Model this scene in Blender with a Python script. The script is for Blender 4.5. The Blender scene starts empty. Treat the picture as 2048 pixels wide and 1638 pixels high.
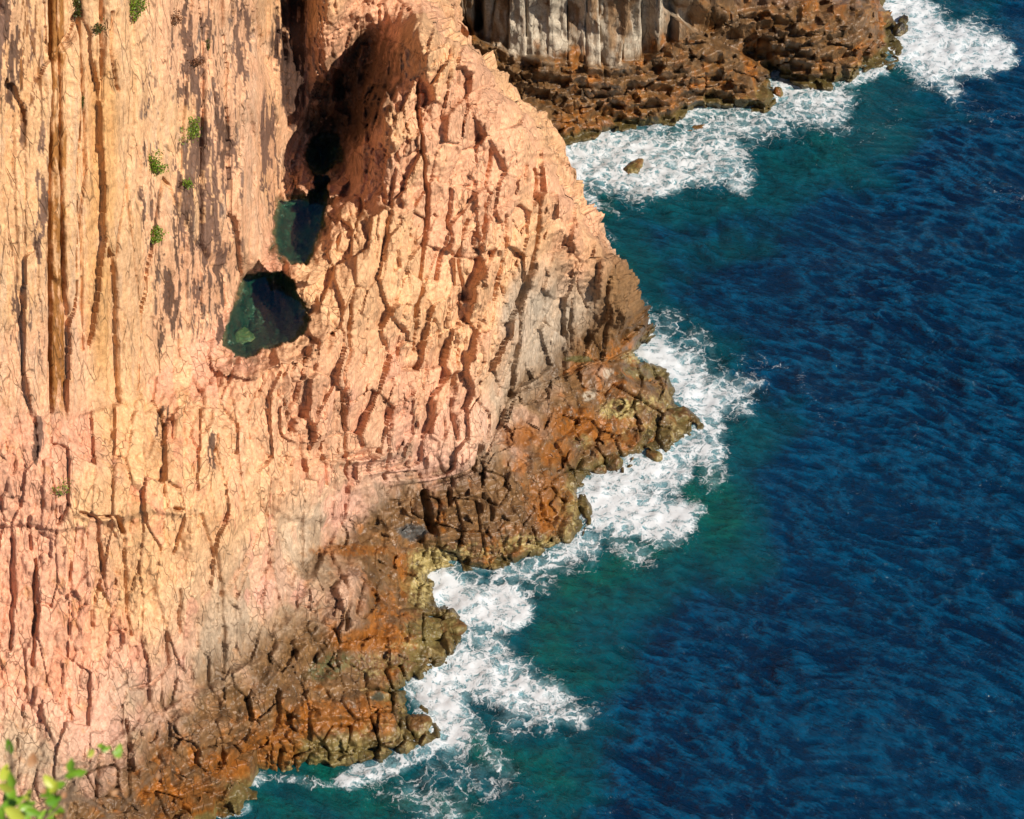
import bpy, math, time
import numpy as np
T0 = time.time()
def log(*a): print('[%.1fs]' % (time.time() - T0), *a, flush=True)

# ------------------------------------------------------------------ camera, world, sun, exposure
scene = bpy.context.scene
PITCH = math.radians(40.0); CAMZ = 110.0; LENS = 80.0
FPX = 2048 * LENS / 36.0                      # focal length in pixels of the 2048-wide photograph
cam_d = bpy.data.cameras.new('camera'); cam = bpy.data.objects.new('camera', cam_d)
scene.collection.objects.link(cam); scene.camera = cam
cam_d.lens = LENS; cam_d.sensor_width = 36.0; cam_d.clip_start = 0.1; cam_d.clip_end = 9000
cam.location = (0, 0, CAMZ); cam.rotation_euler = (math.radians(90) - PITCH, 0, 0)
cam_d.dof.use_dof = True; cam_d.dof.focus_distance = 165; cam_d.dof.aperture_fstop = 9.0

SUN = np.array([0.68, -0.52, 0.64]); SUN /= np.linalg.norm(SUN)      # direction towards the sun
s_el = math.asin(SUN[2]); s_az = math.atan2(SUN[0], SUN[1])
world = bpy.data.worlds.new('World'); scene.world = world; world.use_nodes = True
wn = world.node_tree.nodes; wl = world.node_tree.links
sky = wn.new('ShaderNodeTexSky'); sky.sky_type = 'NISHITA'; sky.sun_disc = False
sky.sun_elevation = s_el; sky.sun_rotation = s_az; sky.altitude = 50; sky.air_density = 1.0
sky.dust_density = 0.2; sky.ozone_density = 3.5
wn['Background'].inputs[1].default_value = 0.055
wl.new(sky.outputs[0], wn['Background'].inputs[0])
sun_d = bpy.data.lights.new('sun', 'SUN'); sun_d.energy = 4.8; sun_d.angle = math.radians(0.5)
sun_d.color = (1.0, 0.90, 0.76)
sun = bpy.data.objects.new('sun', sun_d); scene.collection.objects.link(sun)
from mathutils import Vector
sun.rotation_euler = Vector(SUN.tolist()).to_track_quat('Z', 'Y').to_euler()
sun.location = (60, -60, 160)
scene.view_settings.view_transform = 'Standard'; scene.view_settings.look = 'None'
scene.view_settings.gamma = 1; scene.view_settings.use_curve_mapping = False
scene.view_settings.exposure = 0.38
scene.render.engine = 'CYCLES'

# ------------------------------------------------------------------ maths helpers
F32 = np.float32
cP, sP = math.cos(PITCH), math.sin(PITCH)
def unproject(px, py, z):
    """photograph pixel + height above the sea -> point in the world"""
    dx = (np.asarray(px, float) - 1024) / FPX; dy = -(np.asarray(py, float) - 819) / FPX
    wx = dx; wy = dy * sP + cP; wz = dy * cP - sP
    t = (z - CAMZ) / wz
    return np.stack([wx * t, wy * t, np.zeros_like(wx * t) + z], -1)
def at_depth(px, py, d):
    dx = (px - 1024) / FPX; dy = -(py - 819) / FPX
    return np.array([dx * d, (dy * sP + cP) * d, CAMZ + (dy * cP - sP) * d])
def project(P):
    x = P[..., 0]; y = P[..., 1]; z = P[..., 2] - CAMZ
    d = y * cP - z * sP; u = y * sP + z * cP
    return 1024 + FPX * x / d, 819 - FPX * u / d
def sstep(a, b, x):
    t = np.clip((x - a) / (b - a), 0, 1); return t * t * (3 - 2 * t)
rng = np.random.default_rng(7)
TAB = rng.random((65536, 6)).astype(F32)
def hsh(i, j, k=0):
    return ((i * 73856093) ^ (j * 19349663) ^ (k * 83492791)) & 65535
def vnoise(x, y, z):
    """value noise, -1..1"""
    x = np.asarray(x, F32); y = np.asarray(y, F32); z = np.asarray(z, F32)
    x, y, z = np.broadcast_arrays(x, y, z)
    xi = np.floor(x).astype(np.int32); yi = np.floor(y).astype(np.int32); zi = np.floor(z).astype(np.int32)
    fx = x - xi; fy = y - yi; fz = z - zi
    fx = fx * fx * (3 - 2 * fx); fy = fy * fy * (3 - 2 * fy); fz = fz * fz * (3 - 2 * fz)
    T = TAB[:, 0]; r = 0
    hx = (xi * 73856093, (xi + 1) * 73856093); hy = (yi * 19349663, (yi + 1) * 19349663)
    hz = (zi * 83492791, (zi + 1) * 83492791)
    for a in (0, 1):
        wx = fx if a else 1 - fx
        for b in (0, 1):
            wxy = wx * (fy if b else 1 - fy); hxy = hx[a] ^ hy[b]
            for c in (0, 1):
                r = r + wxy * (fz if c else 1 - fz) * T[(hxy ^ hz[c]) & 65535]
    return r * 2 - 1
def fbm(x, y, z, o=4, g=0.5):
    r = 0; a = 1.0; s = 0
    for k in range(o):
        r = r + a * vnoise(x + 17.3 * k, y + 5.1 * k, z + 9.7 * k); s += a; a *= g
        x = x * 2.03; y = y * 2.03; z = z * 2.03
    return r / s * 1.6
def seg_dist(px, py, pts):
    """distance to a polyline and the parameter along it"""
    best = np.full(px.shape, 1e9, F32)
    for (x0, y0), (x1, y1) in zip(pts[:-1], pts[1:]):
        dx, dy = x1 - x0, y1 - y0; l2 = dx * dx + dy * dy + 1e-6
        t = np.clip(((px - x0) * dx + (py - y0) * dy) / l2, 0, 1)
        best = np.minimum(best, np.hypot(px - x0 - t * dx, py - y0 - t * dy))
    return best
def poly_sd(px, py, pts):
    """signed distance to a closed outline, negative inside"""
    pts = list(pts); d = seg_dist(px, py, pts + [pts[0]])
    ins = np.zeros(px.shape, bool); n = len(pts)
    for i in range(n):
        x0, y0 = pts[i]; x1, y1 = pts[(i + 1) % n]
        if y0 == y1: continue
        c = ((y0 > py) != (y1 > py)) & (px < (x1 - x0) * (py - y0) / (y1 - y0) + x0)
        ins ^= c
    return np.where(ins, -d, d)
def tps(ctrl, gx, gy, lam=30.0):
    c = np.array(ctrl, float); n = len(c); S = 1000.0
    X = c[:, :2] / S
    def K(r2): return 0.5 * r2 * np.log(r2 + 1e-12)
    r2 = ((X[:, None] - X[None]) ** 2).sum(-1)
    A = np.zeros((n + 3, n + 3)); A[:n, :n] = K(r2) + np.eye(n) * lam * 1e-6
    A[:n, n] = 1; A[:n, n + 1:] = X; A[n, :n] = 1; A[n + 1:, :n] = X.T
    w = np.linalg.solve(A, np.concatenate([c[:, 2], [0, 0, 0]]))
    out = np.zeros(gx.size); fx = gx.ravel() / S; fy = gy.ravel() / S
    for s in range(0, gx.size, 20000):
        x = fx[s:s + 20000]; y = fy[s:s + 20000]
        r2 = (x[:, None] - X[None, :, 0]) ** 2 + (y[:, None] - X[None, :, 1]) ** 2
        out[s:s + 20000] = K(r2) @ w[:n] + w[n] + w[n + 1] * x + w[n + 2] * y
    return out.reshape(gx.shape)
def tps_fast(ctrl, gx, gy, step=9.0):
    """thin-plate field on a coarse lattice, then smooth interpolation at every vertex"""
    x0, x1, y0, y1 = gx.min() - step * 2, gx.max() + step * 2, gy.min() - step * 2, gy.max() + step * 2
    cx = np.arange(x0, x1 + step, step); cy = np.arange(y0, y1 + step, step)
    G = tps(ctrl, *np.meshgrid(cx, cy))
    fx = (gx - x0) / step; fy = (gy - y0) / step
    ix = np.clip(fx.astype(int), 0, len(cx) - 2); iy = np.clip(fy.astype(int), 0, len(cy) - 2)
    fx = fx - ix; fy = fy - iy
    return (G[iy, ix] * (1 - fx) * (1 - fy) + G[iy, ix + 1] * fx * (1 - fy) +
            G[iy + 1, ix] * (1 - fx) * fy + G[iy + 1, ix + 1] * fx * fy)
def grid_normals(P):
    du = np.gradient(P, axis=1); dv = np.gradient(P, axis=0)
    n = np.cross(du, dv); n /= np.linalg.norm(n, axis=-1, keepdims=True) + 1e-9
    return n
def blur(A, k, it=2):
    for _ in range(it):
        for ax in (0, 1):
            pad = [(0, 0)] * A.ndim; pad[ax] = (k, k)
            B = np.pad(A, pad, mode='edge'); c = np.cumsum(B, axis=ax, dtype=np.float64)
            z = np.zeros_like(np.take(c, [0], axis=ax)); c = np.concatenate([z, c], axis=ax)
            n = A.shape[ax]; w = 2 * k + 1
            A = (np.take(c, range(w, w + n), axis=ax) - np.take(c, range(0, n), axis=ax)) / w
    return A

# ------------------------------------------------------------------ jointed rock: columns cut into blocks
def cell2(qx, qy, salt):
    """nearest and second nearest jittered column centre"""
    ci = np.floor(qx).astype(np.int32); cj = np.floor(qy).astype(np.int32)
    b1 = np.full(qx.shape, 1e9, F32); b2 = b1.copy()
    bi = ci.copy(); bj = cj.copy(); bx = qx.copy(); by = qy.copy()
    for di in (-1, 0, 1):
        for dj in (-1, 0, 1):
            i = ci + di; j = cj + dj; h = hsh(i, j, salt)
            x = i + F32(0.04) + F32(0.92) * TAB[h, 1]; y = j + F32(0.04) + F32(0.92) * TAB[h, 2]
            d = (x - qx) ** 2 + (y - qy) ** 2
            m = d < b1
            b2 = np.where(m, b1, np.minimum(b2, d)); b1 = np.where(m, d, b1)
            bi = np.where(m, i, bi); bj = np.where(m, j, bj); bx = np.where(m, x, bx); by = np.where(m, y, by)
    return bi, bj, bx, by, np.sqrt(b2) - np.sqrt(b1)
def block_of(X, Y, Z, ax, ay, s, L, tilt, salt):
    qx = (X - ax * Z) / s; qy = (Y - ay * Z) / s
    bi, bj, bx, by, e = cell2(qx, qy, salt)
    h = hsh(bi, bj, salt + 5); r = TAB[h]
    Lc = L * (0.55 + 0.9 * r[:, 0])
    hh = Z + tilt * ((r[:, 1] - 0.5) * (qx - bx) + (r[:, 2] - 0.85) * (qy - by)) * s * 2
    f = hh / Lc + r[:, 3] * 7
    k = np.floor(f).astype(np.int32); fe = np.minimum(f - k, 1 - (f - k)) * Lc
    hc = (k + 0.5 - r[:, 3] * 7) * Lc
    g = hsh(bi * 7 + 3, bj, k + salt)
    return bx * s + ax * hc, by * s + ay * hc, hc, g, e * s, fe, hsh(bi, bj, salt)
def fracture(P, N, ax, ay, s, L, A, J, tilt, salt, steps=11):
    """push each point along its normal until it meets the blocky solid"""
    n = len(P); t_out = np.zeros(n, F32); ids = np.zeros(n, np.int64); ed = np.zeros(n, F32); fe_ = np.zeros(n, F32)
    colid = np.zeros(n, np.int32)
    for c in range(0, n, 60000):
        sl = slice(c, min(c + 60000, n))
        p = P[sl].astype(F32); nn = N[sl].astype(F32); a_x = ax[sl].astype(F32); a_y = ay[sl].astype(F32)
        p0n = (p * nn).sum(1)
        def test(t, full=False):
            X = p + nn * t[:, None]
            cx, cy, cz, g, e, fe, ci = block_of(X[:, 0], X[:, 1], X[:, 2], a_x, a_y, F32(s), F32(L), F32(tilt), salt)
            sd = cx * nn[:, 0] + cy * nn[:, 1] + cz * nn[:, 2] - p0n - (TAB[g, 4] - 0.5) * J
            if full: return sd < 0, g, e, fe, ci
            return sd < 0
        hi = np.full(len(p), A, F32); lo = np.full(len(p), -A, F32); done = np.zeros(len(p), bool)
        st = 2 * A / steps; t = hi.copy()
        for k in range(steps):
            t = t - st
            act = np.where(~done)[0]
            if len(act) == 0: break
            tt = np.full(len(p), 0, F32); 
            # evaluate only the active ones
            X = p[act] + nn[act] * t[act][:, None]
            cx, cy, cz, g, e, fe, ci = block_of(X[:, 0], X[:, 1], X[:, 2], a_x[act], a_y[act], F32(s), F32(L), F32(tilt), salt)
            sd = cx * nn[act, 0] + cy * nn[act, 1] + cz * nn[act, 2] - p0n[act] - (TAB[g, 4] - 0.5) * J
            ins = sd < 0
            a = act[ins]; lo[a] = t[a]; hi[a] = t[a] + st; done[a] = True
        hi = np.where(done, hi, -A); lo = np.where(done, lo, -A)
        for k in range(3):
            m = (hi + lo) * 0.5; ins = test(m)
            lo = np.where(ins, m, lo); hi = np.where(ins, hi, m)
        _, g, e, fe, ci = test(lo - 0.01, True)
        t_out[sl] = lo; ids[sl] = ci.astype(np.int64) * 65536 + g; ed[sl] = e; fe_[sl] = fe; colid[sl] = ci
    return t_out, ids, ed, fe_, colid

# ------------------------------------------------------------------ materials
def new_mat(name):
    m = bpy.data.materials.new(name); m.use_nodes = True
    nt = m.node_tree; b = nt.nodes['Principled BSDF']; return m, nt, b
def N(nt, t, **kw):
    n = nt.nodes.new(t)
    for k, v in kw.items(): setattr(n, k, v)
    return n
def rock_material():
    m, nt, b = new_mat('jointed_rock'); L = nt.links
    at = N(nt, 'ShaderNodeAttribute', attribute_name='col'); aw = N(nt, 'ShaderNodeAttribute', attribute_name='wet')
    tc = N(nt, 'ShaderNodeNewGeometry')
    n1 = N(nt, 'ShaderNodeTexNoise'); n1.inputs['Scale'].default_value = 3.2; n1.inputs['Detail'].default_value = 9; n1.inputs['Roughness'].default_value = 0.68
    L.new(tc.outputs['Position'], n1.inputs['Vector'])
    mp = N(nt, 'ShaderNodeMapping'); mp.inputs['Scale'].default_value = (9, 9, 0.9); mp.inputs['Rotation'].default_value = (-0.25, 0.03, 0)
    L.new(tc.outputs['Position'], mp.inputs['Vector'])
    n2 = N(nt, 'ShaderNodeTexNoise'); n2.inputs['Scale'].default_value = 0.8; n2.inputs['Detail'].default_value = 6; n2.inputs['Roughness'].default_value = 0.65
    L.new(mp.outputs[0], n2.inputs['Vector'])
    # value variation
    mr = N(nt, 'ShaderNodeMapRange'); mr.inputs[1].default_value = 0.3; mr.inputs[2].default_value = 0.72; mr.inputs[3].default_value = 0.66; mr.inputs[4].default_value = 1.20
    L.new(n1.outputs['Fac'], mr.inputs[0])
    mr2 = N(nt, 'ShaderNodeMapRange'); mr2.inputs[1].default_value = 0.35; mr2.inputs[2].default_value = 0.6; mr2.inputs[3].default_value = 0.86; mr2.inputs[4].default_value = 1.1
    L.new(n2.outputs['Fac'], mr2.inputs[0])
    mu = N(nt, 'ShaderNodeMath', operation='MULTIPLY'); L.new(mr.outputs[0], mu.inputs[0]); L.new(mr2.outputs[0], mu.inputs[1])
    vm = N(nt, 'ShaderNodeVectorMath', operation='SCALE'); L.new(at.outputs['Color'], vm.inputs[0]); L.new(mu.outputs[0], vm.inputs['Scale'])
    # thin rust veins
    n3 = N(nt, 'ShaderNodeTexNoise'); n3.inputs['Scale'].default_value = 1.3; n3.inputs['Detail'].default_value = 7; n3.inputs['Distortion'].default_value = 1.2
    L.new(tc.outputs['Position'], n3.inputs['Vector'])
    ab = N(nt, 'ShaderNodeMath', operation='SUBTRACT'); ab.inputs[1].default_value = 0.5; L.new(n3.outputs['Fac'], ab.inputs[0])
    ab2 = N(nt, 'ShaderNodeMath', operation='ABSOLUTE'); L.new(ab.outputs[0], ab2.inputs[0])
    mr3 = N(nt, 'ShaderNodeMapRange'); mr3.inputs[1].default_value = 0.0; mr3.inputs[2].default_value = 0.018; mr3.inputs[3].default_value = 0.38; mr3.inputs[4].default_value = 0.0
    L.new(ab2.outputs[0], mr3.inputs[0])
    mx = N(nt, 'ShaderNodeMix', data_type='RGBA'); mx.inputs[7].default_value = (0.20, 0.075, 0.022, 1)
    L.new(mr3.outputs[0], mx.inputs[0]); L.new(vm.outputs[0], mx.inputs[6])
    ro = N(nt, 'ShaderNodeMapRange'); ro.inputs[3].default_value = 0.9; ro.inputs[4].default_value = 0.30
    L.new(aw.outputs['Fac'], ro.inputs[0]); L.new(ro.outputs[0], b.inputs['Roughness'])
    sp_ = N(nt, 'ShaderNodeMapRange'); sp_.inputs[3].default_value = 0.15; sp_.inputs[4].default_value = 0.5; L.new(aw.outputs['Fac'], sp_.inputs[0]); L.new(sp_.outputs[0], b.inputs['Specular IOR Level'])
    def fac_(scale, rot, seed):
        mpv = N(nt, 'ShaderNodeMapping'); mpv.inputs['Scale'].default_value = scale; mpv.inputs['Rotation'].default_value = rot; mpv.inputs['Location'].default_value = (seed, seed * 2, 0)
        L.new(wv_.outputs[0], mpv.inputs['Vector'])
        v = N(nt, 'ShaderNodeTexVoronoi'); v.inputs['Scale'].default_value = 1.0; L.new(mpv.outputs[0], v.inputs['Vector'])
        d = N(nt, 'ShaderNodeVectorMath', operation='SUBTRACT'); L.new(mpv.outputs[0], d.inputs[0]); L.new(v.outputs['Position'], d.inputs[1])
        c = N(nt, 'ShaderNodeVectorMath', operation='SUBTRACT'); L.new(v.outputs['Color'], c.inputs[0]); c.inputs[1].default_value = (.5, .5, .5)
        dt = N(nt, 'ShaderNodeVectorMath', operation='DOT_PRODUCT'); L.new(d.outputs[0], dt.inputs[0]); L.new(c.outputs[0], dt.inputs[1])
        e = N(nt, 'ShaderNodeTexVoronoi', feature='DISTANCE_TO_EDGE'); e.inputs['Scale'].default_value = 1.0; L.new(mpv.outputs[0], e.inputs['Vector'])
        return dt.outputs['Value'], e.outputs['Distance']
    wn_ = N(nt, 'ShaderNodeTexNoise'); wn_.inputs['Scale'].default_value = 1.1; wn_.inputs['Detail'].default_value = 4; L.new(tc.outputs['Position'], wn_.inputs['Vector'])
    ws = N(nt, 'ShaderNodeVectorMath', operation='SCALE'); ws.inputs['Scale'].default_value = .12; L.new(wn_.outputs['Color'], ws.inputs[0])
    wv_ = N(nt, 'ShaderNodeVectorMath', operation='ADD'); L.new(tc.outputs['Position'], wv_.inputs[0]); L.new(ws.outputs[0], wv_.inputs[1])
    f1, e1 = fac_((1.5, 1.5, .30), (-.28, .10, .3), 3.0); f2, e2 = fac_((4.2, 4.2, 1.3), (-.2, .25, .8), 11.0)
    def mth(op, a, b2):
        n = N(nt, 'ShaderNodeMath', operation=op)
        for i_, v_ in enumerate((a, b2)):
            if isinstance(v_, (int, float)): n.inputs[i_].default_value = v_
            else: L.new(v_, n.inputs[i_])
        return n.outputs[0]
    def crk(e, w_, lo, hi, seed):
        k = N(nt, 'ShaderNodeMapRange'); k.inputs[1].default_value = 0; k.inputs[2].default_value = w_; k.inputs[3].default_value = 1; k.inputs[4].default_value = 0; L.new(e, k.inputs[0])
        g = N(nt, 'ShaderNodeTexNoise'); g.inputs['Scale'].default_value = seed; g.inputs['Detail'].default_value = 3; L.new(tc.outputs['Position'], g.inputs['Vector'])
        gr = N(nt, 'ShaderNodeMapRange'); gr.inputs[1].default_value = lo; gr.inputs[2].default_value = hi; L.new(g.outputs[0], gr.inputs[0])
        return mth('MULTIPLY', k.outputs[0], gr.outputs[0])
    k1 = crk(e1, .040, .44, .58, .5); k2 = crk(e2, .09, .52, .64, .9)
    kk = mth('MAXIMUM', k1, mth('MULTIPLY', k2, .18))
    mk = N(nt, 'ShaderNodeMix', data_type='RGBA'); mk.inputs[7].default_value = (0.07, 0.034, 0.016, 1); L.new(mth('MULTIPLY', kk, .55), mk.inputs[0]); L.new(mx.outputs[2], mk.inputs[6]); L.new(mk.outputs[2], b.inputs['Base Color'])
    # relief below the size of the mesh: chips, grain and open hairline joints (metres)
    hg = mth('ADD', mth('MULTIPLY', f1, .26), mth('MULTIPLY', f2, .10))
    hg = mth('SUBTRACT', hg, mth('MULTIPLY', kk, .07))
    hg = mth('ADD', hg, mth('MULTIPLY', mth('ADD', n1.outputs['Fac'], n2.outputs['Fac']), .045))
    bp = N(nt, 'ShaderNodeBump'); bp.inputs['Strength'].default_value = 0.8; bp.inputs['Distance'].default_value = 1.0
    L.new(hg, bp.inputs['Height']); L.new(bp.outputs[0], b.inputs['Normal'])
    return m
ROCK = rock_material()

def mesh_obj(name, V, Fq, mat, parent=None, cols=None, wet=None, smooth=False, attrs=None):
    me = bpy.data.meshes.new(name)
    n = len(V); nf = len(Fq); k = Fq.shape[1]
    me.vertices.add(n); me.vertices.foreach_set('co', np.ascontiguousarray(V, F32).ravel())
    me.loops.add(nf * k); me.loops.foreach_set('vertex_index', np.ascontiguousarray(Fq, np.int32).ravel())
    me.polygons.add(nf); me.polygons.foreach_set('loop_start', np.arange(0, nf * k, k, dtype=np.int32))
    me.polygons.foreach_set('loop_total', np.full(nf, k, np.int32))
    if smooth: me.polygons.foreach_set('use_smooth', np.ones(nf, bool))
    if cols is not None:
        a = me.attributes.new('col', 'FLOAT_COLOR', 'POINT')
        c4 = np.ones((n, 4), F32); c4[:, :3] = cols; a.data.foreach_set('color', c4.ravel())
    if wet is not None:
        a = me.attributes.new('wet', 'FLOAT', 'POINT'); a.data.foreach_set('value', np.ascontiguousarray(wet, F32))
    for kx, v in (attrs or {}).items():
        a = me.attributes.new(kx, 'FLOAT', 'POINT'); a.data.foreach_set('value', np.ascontiguousarray(v, F32))
    me.update(calc_edges=True); me.materials.append(mat)
    o = bpy.data.objects.new(name, me); scene.collection.objects.link(o)
    if parent: o.parent = parent
    return o
def tag(o, label=None, cat=None, group=None, kind=None):
    if label: o['label'] = label
    if cat: o['category'] = cat
    if group: o['group'] = group
    if kind: o['kind'] = kind
    return o

# ------------------------------------------------------------------ colour of the rock (what the stone is, not how it is lit)
C_TAN = np.array([0.68, 0.405, 0.215]); C_PINK = np.array([0.68, 0.36, 0.235]); C_SALMON = np.array([0.72, 0.32, 0.19])
C_ORANGE = np.array([0.62, 0.33, 0.12]); C_RUST = np.array([0.30, 0.115, 0.022]); C_GREY = np.array([0.40, 0.335, 0.26])
C_VARN = np.array([0.105, 0.060, 0.046]); C_WBROWN = np.array([0.140, 0.070, 0.022]); C_WORANGE = np.array([0.27, 0.092, 0.012])
C_BARN = np.array([0.40, 0.32, 0.13]); C_OLIVE = np.array([0.075, 0.058, 0.018]); C_BLACK = np.array([0.022, 0.018, 0.012])
C_LILAC = np.array([0.42, 0.30, 0.27]); C_WHITE = np.array([0.60, 0.52, 0.40])
def mixc(c, k, w): return c * (1 - w[:, None]) + k * w[:, None]

def facets(A_, B_, s, k, salt, lean=0.0, tl=0.55, tv=0.35, warp=0.22, saw=0.0):
    """plates of rock: every cell of the joint pattern has its own offset and tilt.
    A_ runs across the face, B_ up the face (metres); returns offset, cell id, distance to the joint"""
    out = [[], [], [], []]
    for c in range(0, len(A_), 60000):
        a = (A_[c:c + 60000] + 0.0).astype(F32); b = B_[c:c + 60000].astype(F32)
        wa = warp * s * (vnoise(a / s * 1.1 + salt, b / s * 0.6, 1.0) + 0.5 * vnoise(a / s * 2.9 + salt, b / s * 1.6, 5.0))
        wb = warp * s * k * (vnoise(a / s * 1.1, b / s * 0.6 + salt, 9.0) + 0.4 * vnoise(a / s * 2.9, b / s * 1.6 + salt, 15.0))
        x = (a + wa) / s; y = (b + wb) / (s * k)
        ci, cj, bx, by, e = cell2(x, y, salt); h = hsh(ci, cj, salt + 5); r = TAB[h]
        o = (r[:, 0] - 0.5) + (tl * 2 * (r[:, 1] - 0.5) - saw) * (x - bx) * s + tv * 2 * (r[:, 2] - 0.5) * (y - by) * s
        out[0].append(o); out[1].append(ci.astype(np.int64) * 100003 + cj); out[2].append(e * s); out[3].append(h)
    return [np.concatenate(v) for v in out]
def terrace(px, py, z, h, s, k, salt, riser=0.62, jit=1.0, warp=.03, mx=0.0):
    """breaks a slope into upright block faces and flat tops, every column at its own level"""
    sh = px.shape; a = ((px - 1024) / 26.0 - mx * py / 26.0).ravel(); b = (70 - py / 26.0).ravel()
    o, i, e, hh = facets(a, b, s, k, salt, tl=0., tv=0., warp=warp)
    off = ((TAB[hh, 4] - .5) * h * jit).reshape(sh)
    q = (z + off) / h; f = q - np.floor(q)
    return (np.floor(q) + np.clip(f / riser, 0, 1)) * h - off

# ================================================================== MAIN ROCK: wall, ridge and shore shelf
WL = [(1272,700,0),(1335,748,0),(1345,800,0),(1385,850,0),(1330,885,0),(1290,905,0),(1210,925,0),(1165,960,0),(1160,1010,0),(1165,1050,0),
 (1110,1095,0),(1000,1138,0),(900,1140,0),(852,1160,0),(856,1210,0),(912,1250,0),(918,1278,0),(885,1318,0),(845,1335,0),(828,1390,0),
 (862,1475,0),(790,1508,0),(700,1545,0),(560,1558,0),(497,1548,0),(500,1612,0),(425,1622,0),(405,1650,0),(380,1740,0),(330,1880,0)]
OFF = [(1345,690,-3),(1420,760,-3),(1470,870,-3),(1340,990,-2.6),(1240,1080,-2.6),(1100,1180,-3),(950,1215,-2.6),(1000,1290,-3),(930,1400,-3),
 (950,1500,-3),(800,1575,-3),(600,1625,-2.6),(560,1720,-3),(1600,700,-7),(1600,1000,-8),(1300,1300,-8),(1050,1700,-8),(700,1850,-6),(1500,1900,-9),(1650,400,-8)]
SH = [(1020,800,7),(990,900,6.3),(955,965,5.6),(850,965,6),(700,1010,7),(640,1090,7),(690,1150,6),(700,1230,5),(600,1260,6.3),
 (540,1330,6.2),(400,1390,7),(300,1440,7.8),(180,1530,8.2),(60,1640,8.2),(0,1730,7.5),(-250,1900,9),
 (1100,950,3.2),(1095,1040,1.9),(1000,1080,2.2),(870,1065,3.2),(800,1085,3.2),(830,1115,1.6),(770,1200,2.8),(800,1290,1.8),(700,1310,3.2),
 (640,1345,3.3),(760,1420,1.9),(600,1450,3.2),(680,1500,1.6),(500,1480,3.4),(450,1560,2.4),(350,1570,3.8),(250,1660,3.8),(150,1780,4),
 (1150,720,5.3),(1230,765,3.6),(1290,772,2.3),(1230,830,2.0),(1170,850,3.2),(1200,885,1.6),(1120,800,4.6),(1240,700,3.6)]
FIN = [(840,70,36),(940,118,32.5),(1000,195,29),(1080,280,24.5),(1125,395,19.5),(1175,465,16),(1225,545,12),(1262,640,6.5),
 (850,200,31.6),(850,400,25),(850,600,18.6),(850,800,11.8),(950,300,27),(1000,500,19),(1000,700,11.3),(1100,500,15.3),(1100,650,9.3),
 (1180,600,9.2),(1180,690,5.8),(1050,380,21.6),(930,880,8.8),(805,110,34),(792,185,32.6),(768,250,30.6),(725,310,27.0),(740,450,24.5),(705,590,22.7),
 (700,700,19.8),(700,850,14.2),(700,950,10),(780,700,16.8),(640,720,21.6)]
WALL = [(-300,1500,14),(0,1040,23.2),(0,1200,17.7),(0,1400,12.2),(0,1560,9.4),(200,1040,21.8),(200,1200,16.8),(200,1350,12),(200,1450,9.6),
 (400,1000,19.6),(400,1150,14.4),(400,1300,9.6),(550,900,17.2),(550,1050,12.2),(550,1180,9),(600,800,19.2),(600,1000,12),(450,790,22),
 (300,850,23.6),(300,960,22.4),(100,930,25.8),(380,760,22.8)]
def rise(px, py0, z0, tops, lean):
    """points of a steep face standing on (px, py0, z0): it leans back by lean metres per metre"""
    Y0 = float(unproject(px, py0, z0)[1])
    for py in tops:
        dy = -(py - 819) / FPX; k = -(dy * cP - sP) / (dy * sP + cP)
        WALL.append((px, py, (110 - k * (Y0 - lean * z0)) / (1 + lean * k)))
    WALL.append((px, py0, z0))
rise(-300, 1010, 26.5, (500, 0, -320), .30); rise(0, 1000, 24.4, (800, 500, 200, 0, -320), .30); rise(200, 850, 25.0, (650, 400, 150, 0, -320), .26)
rise(350, 715, 24.0, (560, 300, 100, 0, -320), .22); rise(440, 640, 22.9, (560, 300, 0), .20); rise(500, 520, 24.0, (400, 200, 0, -320), .18); rise(600, 245, 26.0, (130, 0, -320), .30)
for px_, py_, Y_ in [(650,215,132.3),(650,140,130.6),(650,60,128.8),(650,0,127.8),(650,-100,127),(690,165,133.6),(700,60,131.2),(700,0,130.2),(700,-100,129.5),(728,105,133.6),
                     (750,40,132.4),(750,0,132.2),(750,-100,132),(765,66,132.0),(800,0,133.6),(800,-100,134.5),(830,-20,134.5),(700,-320,131),(800,-320,137)]:
    dy_ = -(py_ - 819) / FPX; WALL.append((px_, py_, 110 + Y_ * (dy_ * cP - sP) / (dy_ * sP + cP)))
POOLS = [  # outline in the photograph, level, depth
 ([(488,558),(520,543),(560,545),(590,565),(603,600),(620,640),(612,668),(585,685),(555,690),(520,700),(495,717),(470,712),(452,690),(450,655),(465,615),(480,590)], 22.2, 2.2),
 ([(560,402),(590,398),(616,396),(626,372),(630,350),(657,350),(657,375),(655,400),(650,440),(636,470),(625,510),(612,528),(580,526),(556,508),(548,470),(552,430)], 23.0, 2.0),
 ([(612,300),(622,275),(640,264),(662,262),(680,268),(682,290),(676,315),(664,338),(652,352),(634,352),(622,340),(612,322)], 23.6, 1.6)]
RING = []
for pl, lv, dp in POOLS:
    pl = np.array(pl, float); c = pl.mean(0)
    for p in pl[::2]:
        d = (p - c) / np.linalg.norm(p - c); RING.append((p[0] + d[0] * 12, p[1] + d[1] * 12, lv + 0.35))
    RING.append((c[0], c[1], lv - 1.0))
SIL = [(760,-340),(800,-120),(835,-20),(838,10),(868,52),(942,92),(975,130),(1000,178),(1040,215),(1082,258),(1108,320),(1132,392),(1172,442),(1200,490),(1232,535),(1255,600),(1276,650),(1290,690),(1430,760),(1440,900),(1300,1100),(1050,1300),(950,1500),(900,1950)]
STEP = 2.1
ys = np.arange(-320, 1840, STEP); sx = np.array(SIL, float)
xr = np.interp(ys, sx[:, 1], sx[:, 0])
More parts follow.
